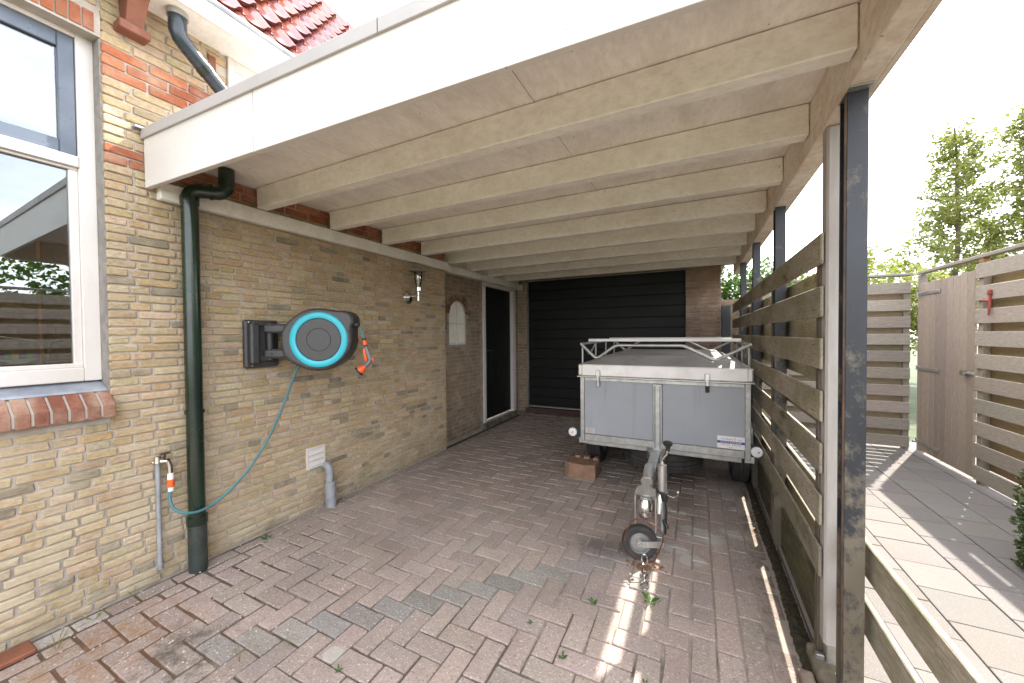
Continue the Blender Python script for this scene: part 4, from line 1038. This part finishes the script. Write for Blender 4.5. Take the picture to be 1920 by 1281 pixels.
# latches
for x in (2.125, 3.045):
    la = MB().box((x-.02, Y0-.030, Z1+.005), (x+.02, Y0-.016, Z1+.075), .004).box((x-.011, Y0-.036, Z1-.03), (x+.011, Y0-.014, Z1+.02), .003).build('latch', ALU, tr)
    B('catch', (x-.015, Y0-.024, Z1-.085), (x+.015, Y0-.004, Z1-.03), RUSTY if x > 3 else GALV, la, .004)
# lights
for x, s_ in ((X0-.065, 1), (X1+.040, -1)):
    B('light_bracket', (min(x, x+s_*.07), Y0+.01, Z0+.02), (max(x, x+s_*.07), Y0+.02, Z0+.125), BLKP, tr, .002)
    lp = MB().lathe((x-s_*(.012 if s_ > 0 else .0), Y0+.0, Z0+.068), -VY, [(.04, -.01), (.042, .006), (.036, .012), (.012, .013), (.010, .010), (0, .010)], 28).build('marker_light', LAMPW, tr)
    MB().lathe((x-s_*.012, Y0-.013, Z0+.068), -VY, [(.006, 0), (.005, .003), (0, .003)], 10).build('screw', BLKP, lp)
# mudguards + wheels
def guard(x0_, x1_):
    mb = MB(); n = 14; cy, cz, rr = 4.42, .30, .36
    rows = []
    for k in range(n+1):
        a = math.pi*(-.02+1.04*k/n); rows.append((cy-rr*1.10*math.cos(a), cz+.02+rr*math.sin(a)*1.0))
    for th_ in (0, .004):
        for (yy, zz) in rows: mb.v += [Vector((x0_, yy, zz+th_)), Vector((x1_, yy, zz+th_))]
    for k in range(n):
        mb.f.append((2*k, 2*k+1, 2*k+3, 2*k+2)); m__ = 2*(n+1); mb.f.append((m__+2*k, m__+2*k+2, m__+2*k+3, m__+2*k+1))
    xe = x1_ if abs(x1_-2.6) > abs(x0_-2.6) else x0_
    b_ = len(mb.v); 
    for (yy, zz) in rows: mb.v += [Vector((xe, yy, zz)), Vector((xe, yy*.97+cy*.03, zz-.035))]
    for k in range(n): mb.f.append((b_+2*k, b_+2*k+1, b_+2*k+3, b_+2*k+2))
    mb.sm = True
    return mb.build('mudguard', GALV, tr)
guard(X1+.003, X1+.078); guard(X0-.15, X0-.003)
def wheel(cx, cy, cz, rad_, wd, axis, parent, name='wheel', rim=.6, tread=True):
    t_ = MB().lathe((cx, cy, cz), axis, [(rad_*rim, -wd*.38), (rad_*.85, -wd*.5), (rad_*.96, -wd*.46), (rad_, -wd*.36), (rad_*1.0, -wd*.14), (rad_*.985, -wd*.12), (rad_*1.0, -wd*.10), (rad_*1.0, wd*.10), (rad_*.985, wd*.12), (rad_, wd*.14), (rad_, wd*.36), (rad_*.96, wd*.46), (rad_*.85, wd*.5), (rad_*rim, wd*.38)], 48).build(name, RUBBER, parent)
    MB().lathe((cx, cy, cz), axis, [(rad_*rim, -wd*.42), (rad_*rim*.96, -wd*.36), (rad_*rim*.85, -wd*.1), (rad_*rim*.35, -wd*.05), (0, -wd*.12)], 32).lathe((cx, cy, cz), axis, [(rad_*rim, wd*.42), (rad_*rim*.96, wd*.36), (rad_*rim*.85, wd*.1), (rad_*rim*.35, wd*.05), (0, wd*.12)], 32).build('rim', GALV, t_)
    return t_
wheel(X1-.012, 4.42, .275, .28, .15, VX, tr); wheel(X0-.03, 4.42, .275, .28, .16, VX, tr)
MB().tube([(X0-.06, 4.42, .275), (X1+.05, 4.42, .275)], .03, 10).box((X0+.12, 4.35, .27), (X0+.18, 4.49, .40)).box((X1-.18, 4.35, .27), (X1-.12, 4.49, .40)).build('axle', GALV, tr)
# slung spare wheel
sw = wheel(2.66, 3.99, .315, .36, .19, VZ, tr, 'spare_wheel')
bk = MB()
for k in range(40):
    a = 2*math.pi*k/40
    for zz in (.25, .28, .32, .355):
        c0 = Vector((2.66+math.cos(a)*.36, 3.99+math.sin(a)*.36, zz)); tg_ = Vector((-math.sin(a), math.cos(a), 0)); rd_ = Vector((math.cos(a), math.sin(a), 0))
        q = [c0+tg_*sx*.02+VZ*sz*.011+rd_*d for d in (-.006, .004) for sx, sz in ((-1, -1), (1, -1), (1, 1), (-1, 1))]
        bk.add(q, [(4, 5, 6, 7), (0, 1, 5, 4), (1, 2, 6, 5), (2, 3, 7, 6), (3, 0, 4, 7)])
bk.build('tread_blocks', RUBBER, sw)['kind'] = 'stuff'
# drawbar and coupling
MB().add([(2.60, 3.54, .375), (2.68, 3.54, .375), (2.68, 3.54, .455), (2.60, 3.54, .455), (2.615, 2.80, .375), (2.685, 2.80, .375), (2.685, 2.80, .455), (2.615, 2.80, .455)],
         [(0,1,2,3),(7,6,5,4),(0,4,5,1),(1,5,6,2),(2,6,7,3),(3,7,4,0)]).build('drawbar', GALV, tr, bev=.004)
B('drawbar_tail', (2.61, 3.54, .378), (2.67, 3.60, .43), GALV, tr, .004)
MB().add([(2.56, 3.56, .465), (2.72, 3.56, .465), (2.69, 3.50, .42), (2.59, 3.50, .42), (2.56, 3.56, .372), (2.72, 3.56, .372), (2.685, 3.47, .372), (2.595, 3.47, .372)],
         [(0,1,2,3),(7,6,5,4),(0,4,5,1),(1,5,6,2),(2,6,7,3),(3,7,4,0)]).build('gusset', GALV, tr)
MB().tube([(2.64, 3.0, .475), (2.655, 2.80, .475), (2.66, 2.72, .468)], [.036, .038, .036], 16).build('coupling_body', ALU, tr)
cph = MB().prism([(-.025, -.02), (-.055, .0), (-.065, .055), (.065, .055), (.055, 0), (.025, -.02), (.04, -.06), (.02, -.10), (-.02, -.10), (-.04, -.06)][::-1], (2.655, 2.655, .445), VX, Vector((0, -.85, -.52)).normalized(), Vector((0, -.52, .85)).normalized(), -.008, .008).build('cover_plate', ALU, tr)
MB().lathe((2.657, 2.615, .31), VZ, [(.040, -.035), (.052, -.02), (.056, .02), (.052, .06), (.035, .085), (0, .095)], 24).build('ball_socket', CHROME, tr)
for x in (2.590, 2.720): B('lock_leg', (x, 2.60, .18), (x+.008, 2.625, .41), ALU, tr, .002)
B('coupling_handle', (2.69, 2.66, .37), (2.72, 2.78, .41), ALU, tr, .008)
MB().tube([(2.735, 2.70, .40), (2.745, 2.62, .37), (2.747, 2.58, .32)], [.012, .02, .012], 10).build('release_lever', ALU, tr)
# jack
jx, jy = 2.752, 2.76
MB().tube([(jx, jy, .395), (jx, jy, 0.583)], .030, 20).lathe((jx, jy, 0.583), VZ, [(.030, 0), (.030, .006), (.012, .012), (.010, .03), (0, .03)], 16).build('jack_tube', ALU, tr)
MB().tube([(jx, jy, .12), (jx, jy, .40)], .021, 16).build('jack_leg', GALV, tr)
MB().box((jx-.05, jy-.04, .345), (jx+.036, jy+.04, .41), .008).build('jack_clamp', BLKP, tr)
MB().tube([(jx, jy, .58), (jx+.002, jy, .625), (jx+.012, jy, .645), (jx+.03, jy-.005, .665), (jx+.036, jy-.005, .695)], .0075, 10).build('crank', CHROME, tr)
MB().lathe((jx+.036, jy-.005, .69), VZ, [(.0, 0), (.014, .005), (.015, .03), (.03, .045), (.032, .062), (.022, .068), (0, .066)], 18).build('crank_knob', BLKP, tr)
MB().tube([(jx+.03, jy, .38), (jx+.075, jy-.01, .377), (jx+.095, jy-.01, .39), (jx+.10, jy-.012, .41)], .006, 8).lathe((jx+.10, jy-.012, .418), VZ, [(0, -.012), (.011, -.006), (.013, 0), (.011, .006), (0, .012)], 12).build('clamp_lever', CHROME, tr)
MB().tube([(jx+.018, jy-.03, .38), (jx+.03, jy-.05, .30), (jx+.025, jy-.04, .20), (jx+.02, jy-.02, .12)], .006, 8).tube([(jx+.01, jy-.03, .22), (jx+.035, jy-.045, .17)], .012, 8).build('plug_cable', BLKP, tr)
jw = wheel(2.625, 2.585, .110, .112, .055, Vector((.28, -.96, 0)), tr, 'jockey_wheel', .62)
MB().lathe((2.625, 2.585, .110), Vector((.28, -.96, 0)), [(.0, .05), (.013, .05), (.016, .035), (.022, .01)], 14).build('hub', GALV, jw)
fa = MB()
dv = Vector((.96, .28, 0)); nn = Vector((.28, -.96, 0)); c0 = Vector((2.625, 2.585, .110))+nn*.036
q = [(-.02, -.016), (.13, -.012), (.145, .0), (.145, .02), (.13, .034), (-.02, .016)]
fa.prism([(a, b) for a, b in q], c0, dv, VZ, nn, 0, .006).prism([(a, b) for a, b in q], c0-nn*.078, dv, VZ, nn, 0, .006)
fa.box((jx-.03, jy-.14, .10), (jx+.012, jy+.02, .15), .004)
fa.build('wheel_fork', ALU, tr)
# breakaway cable loop and chain
lp = []
for k in range(33):
    a = 2*math.pi*k/32; lp.append((2.655+.115*math.cos(a)+.012*math.sin(3*a), 2.53-.02*math.sin(a), .155+.15*math.sin(a)+.008*math.cos(2*a)))
MB().tube([(p[0], p[1]-.0, max(p[2], .008)) for p in lp], .0045, 8).build('breakaway_cable', CABLE, tr)
def link(c, d, up, L=.034, Wd=.018, r=.0042):
    d = Vector(d).normalized(); up = Vector(up); up = (up-d*up.dot(d)).normalized(); pts = []
    for k in range(17):
        a = 2*math.pi*k/16; pts.append(Vector(c)+d*(L*math.cos(a))+up*(Wd*math.sin(a)))
    return MB().tube(pts, r, 6, cap=False)
for k, (c, d, u_) in enumerate((((2.665, 2.50, .045), (.1, -.8, -.5), (1, 0, 0)), ((2.672, 2.455, .02), (0, -1, -.2), (0, 0, 1)), ((2.675, 2.405, .010), (.1, -1, 0), (1, 0, 0)), ((2.683, 2.36, .014), (.1, -1, 0), (.3, 0, 1)))):
    link(c, d, u_).build('chain_link', CHROME, tr)
link((2.690, 2.30, .006), (.05, -1, 0), (1, 0, 0), .04, .021, .004).build('snap_hook', CHROME, tr)
# luggage rack
zr = 1.400
F = [(X0-.005, 3.615, zr), (X0+.135, 3.60, 1.270), (X0+.165, 3.60, 1.270), (X0+.33, 3.61, zr-.01), (X1-.50, 3.61, zr-.01), (X1-.27, 3.60, 1.270), (X1-.24, 3.60, 1.270), (X1-.0, 3.615, zr)]
def rounded(pts, r=.03):
    pts = [Vector(p) for p in pts]; out_ = [pts[0]]
    for i in range(1, len(pts)-1):
        a = (pts[i-1]-pts[i]); b = (pts[i+1]-pts[i]); ra = min(r, a.length*.45); rb = min(r, b.length*.45)
        p0_, p2_ = pts[i]+a.normalized()*ra, pts[i]+b.normalized()*rb
        for k in range(4): t_ = k/3; out_.append(p0_*(1-t_)**2+pts[i]*2*t_*(1-t_)+p2_*t_**2)
    return out_+[pts[-1]]
rk = thing('roof_rack', (2.64, 4.5, 1.25), 'tubular steel luggage rack with two flat crossbars on the trailer lid', 'rack')
MB().tube(rounded(F), .0145, 12).build('front_tube', GALV, rk)
Bk = [(p[0], 5.25-(p[1]-3.60), p[2]+.01) for p in F]
MB().tube(rounded(Bk), .0145, 12).build('rear_tube', GALV, rk)
for x in (X0-.005, X1): MB().tube(rounded([(x, 3.615, zr), (x, 4.1, zr+.005), (x, 5.235, zr+.01)]), .0125, 10).build('side_rail', GALV, rk)
for x in (X0+.0, X1-.005):
    for y in (3.64, 4.18, 4.70, 5.22): MB().tube([(x, y, 1.20), (x, y, zr)], .009, 8).build('strut', GALV, rk)
    MB().tube(rounded([(x, 3.66, zr-.01), (x, 3.9, 1.28), (x, 4.15, zr-.01)]), .009, 8).build('side_brace', GALV, rk)
for y in (3.98, 5.05): MB().box((X0-.03, y, zr+.018), (X1-.03, y+.06, zr+.048), .004).build('crossbar', LIDM, rk)
# stickers (flat print)
st = B('sticker', (3.12, Y0+.0075, 0.538), (3.32, Y0+.0115, 0.640), STICK, tr)
B('sticker_band', (3.12, Y0+.006, 0.580), (3.32, Y0+.0075, 0.600), BLUE, st)
B('sticker_note', (2.0, Y0+.0085, 0.541), (2.083, Y0+.0115, 0.593), STICKP, tr)
def text(body, size, loc, m_, par, sx=1):
    cu = bpy.data.curves.new('lettering', 'FONT'); cu.body = body; cu.size = size; cu.align_x = 'CENTER'; cu.align_y = 'CENTER'; cu.materials.append(m_); cu.extrude = .0002
    cu.resolution_u = 2
    tmp = bpy.data.objects.new('tmp', cu); me = bpy.data.meshes.new_from_object(tmp); bpy.data.objects.remove(tmp); me.name = 'lettering'; o = bpy.data.objects.new('lettering', me); COL.objects.link(o); o.parent = par; o.location = Vector(loc)-WL[par.name]; o.rotation_euler = (math.pi/2, 0, 0); o.scale = (sx, 1, 1); return o
text('Aanhangwagens', .0135, (3.19, Y0+.0068, 0.617), DARKINK, st)
text('S', .030, (3.247, Y0+.0068, 0.620), REDINK, st)
text('shop', .0125, (3.282, Y0+.0068, 0.615), DARKINK, st)
text('ROOS BAKKER', .021, (3.22, Y0+.0052, 0.590), STICK, st, 1.1)
text('VERHUUR - VERKOOP', .0145, (3.22, Y0+.0068, 0.568), REDINK, st)
text('tel. 0513', .009, (3.22, Y0+.0068, 0.550), DARKINK, st)
for k in range(4): text('GEMONTEERD', .0085, (2.0415, Y0+.0078, 0.583-.011*k), DARKINK, tr)

# ------------------------------------------------------------------ split-faced block by the trailer wheel
bl = thing('concrete_block', (1.87, 3.85, 0), 'buff split faced concrete block standing in front of the left trailer wheel', 'block')
def bx_(pts, z0_, z1_, name):
    n = len(pts); rnd = random.Random(name); vs = []
    for z in (z0_, (z0_+z1_)/2, z1_): vs += [(p[0]+rnd.uniform(-.005, .005), p[1]+rnd.uniform(-.006, .006), z) for p in pts]
    fs = [tuple(range(n))[::-1], tuple(range(2*n, 3*n))]
    for r_ in range(2):
        for k in range(n): fs.append((r_*n+k, r_*n+(k+1) % n, (r_+1)*n+(k+1) % n, (r_+1)*n+k))
    return MB().add(vs, fs).build(name, BLOCK, bl, bev=.005)
bx_([(1.70, 3.80), (1.755, 3.745), (1.83, 3.735), (1.92, 3.735), (2.035, 3.765), (2.035, 3.96), (1.80, 4.0), (1.72, 3.90)], -.0, .155, 'block')
bx_([(1.775, 3.93), (1.835, 3.93), (1.83, 4.0), (1.79, 4.0)], .155, .182, 'lug'); bx_([(1.87, 3.92), (1.94, 3.92), (1.93, 3.99), (1.88, 3.99)], .155, .182, 'lug'); bx_([(1.975, 3.91), (2.03, 3.91), (2.03, 3.98), (1.985, 3.98)], .155, .182, 'lug')
tag(B('roof_tile_shard', (.02, .42, -.005), (.14, .56, .02), TERRA, None, .006), 'broken terracotta tile piece lying at the foot of the wall, bottom left corner', 'tile')

# ------------------------------------------------------------------ weeds, leaves, chips
def weed(x, y, s_, n, label, kind='weed', m_=LEAF_D, up=.5):
    rnd = random.Random(int(x*1000+y*77)); mb = MB()
    for k in range(n):
        a = 2*math.pi*k/n+rnd.uniform(-.4, .4); L = s_*rnd.uniform(.6, 1.1); w = L*(.22 if kind == 'weed' else .04); hgt = L*(up+rnd.uniform(-.2, .3))
        d = Vector((math.cos(a), math.sin(a), 0)); sd_ = Vector((-math.sin(a), math.cos(a), 0)); o_ = Vector((x, y, 0))
        pts = [o_, o_+d*L*.5+VZ*hgt*.7+sd_*w, o_+d*L*.95+VZ*hgt+sd_*w*.6, o_+d*L*1.1+VZ*hgt*.9, o_+d*L*.95+VZ*hgt-sd_*w*.6, o_+d*L*.5+VZ*hgt*.7-sd_*w]
        mb.add(pts, [(0, 1, 5), (1, 2, 4, 5), (2, 3, 4)])
    o = mb.build('weed' if kind == 'weed' else 'grass_tuft', m_); tag(o, label, 'weed' if kind == 'weed' else 'grass'); return o
weed(2.735, 2.17, .055, 7, 'light green rosette weed growing in a paver joint by the chain end')
weed(2.45, 2.03, .028, 6, 'tiny weed in the joint left of the sunlit patch')
weed(2.41, 1.62, .024, 6, 'tiny weed at the upper end of the broad sunlit strip')
weed(2.19, 1.75, .020, 5, 'tiny weed in a dark joint in front of the drawbar')
weed(2.77, 1.66, .020, 5, 'tiny weed in a joint toward the right kerb rows')
weed(.115, 1.63, .050, 5, 'small round leaved weed at the wall foot just right of the drainpipe')
weed(.05, .93, .04, 7, 'grass sprig at the wall foot below the tap', 'grass', LEAF, 1.0)
weed(.10, .76, .09, 9, 'spreading grass sprig lying over the wall row below the window', 'grass', LEAF, .5)
weed(.22, .60, .07, 9, 'pale grass tuft near the broken tile', 'grass', LEAF, 1.4)
weed(1.20, 1.10, .045, 9, 'grass tuft in the run of grey pavers', 'grass', LEAF, 1.3)
weed(1.08, .95, .045, 9, 'second grass tuft in the grey pavers, nearer the viewer', 'grass', LEAF, 1.3)
weed(1.53, 1.12, .022, 5, 'tiny weed beside the pale stain on the pavers')
rnd = random.Random(21); mb = MB()
def dry(cx, cy, sx, sy, n, size):
    for _ in range(n):
        p = Vector((rnd.gauss(cx, sx), rnd.gauss(cy, sy), rnd.uniform(.004, .012))); a = rnd.uniform(0, 6.28); s_ = size*rnd.uniform(.5, 1.2)
        d = Vector((math.cos(a), math.sin(a), rnd.uniform(-.1, .3))); e_ = Vector((-math.sin(a), math.cos(a), rnd.uniform(-.1, .3)))
        mb.add([p-d*s_, p+e_*s_*.55, p+d*s_, p-e_*s_*.55], [(0, 1, 2), (0, 2, 3)])
dry(2.67, 2.50, .06, .035, 34, .018); dry(2.50, 2.66, .02, .03, 4, .014); dry(3.40, 3.55, .03, .2, 20, .014)
tag(mb.build('dry_leaves', DRYLEAF), 'scattered brown dry leaves round the jockey wheel and fence foot', 'leaves', kind='stuff')
mb = MB()
for _ in range(420):
    if rnd.random() < .55: x, y = rnd.uniform(.0, .16), rnd.uniform(.3, 3.9)
    else: x, y = rnd.uniform(.15, 1.1), rnd.uniform(.6, 1.8)
    s_ = rnd.uniform(.002, .006); c0 = Vector((x, y, .001))
    mb.add([c0+Vector((-s_, -s_, 0)), c0+Vector((s_, -s_*.8, 0)), c0+Vector((s_*.7, s_, 0)), c0+Vector((-s_*.8, s_*.9, 0)), c0+Vector((0, 0, s_*1.3))], [(0, 1, 4), (1, 2, 4), (2, 3, 4), (3, 0, 4)])
tag(mb.build('crumbs', MORTAR), 'mortar crumbs and grit along the foot of the yellow wall', 'grit', kind='stuff')
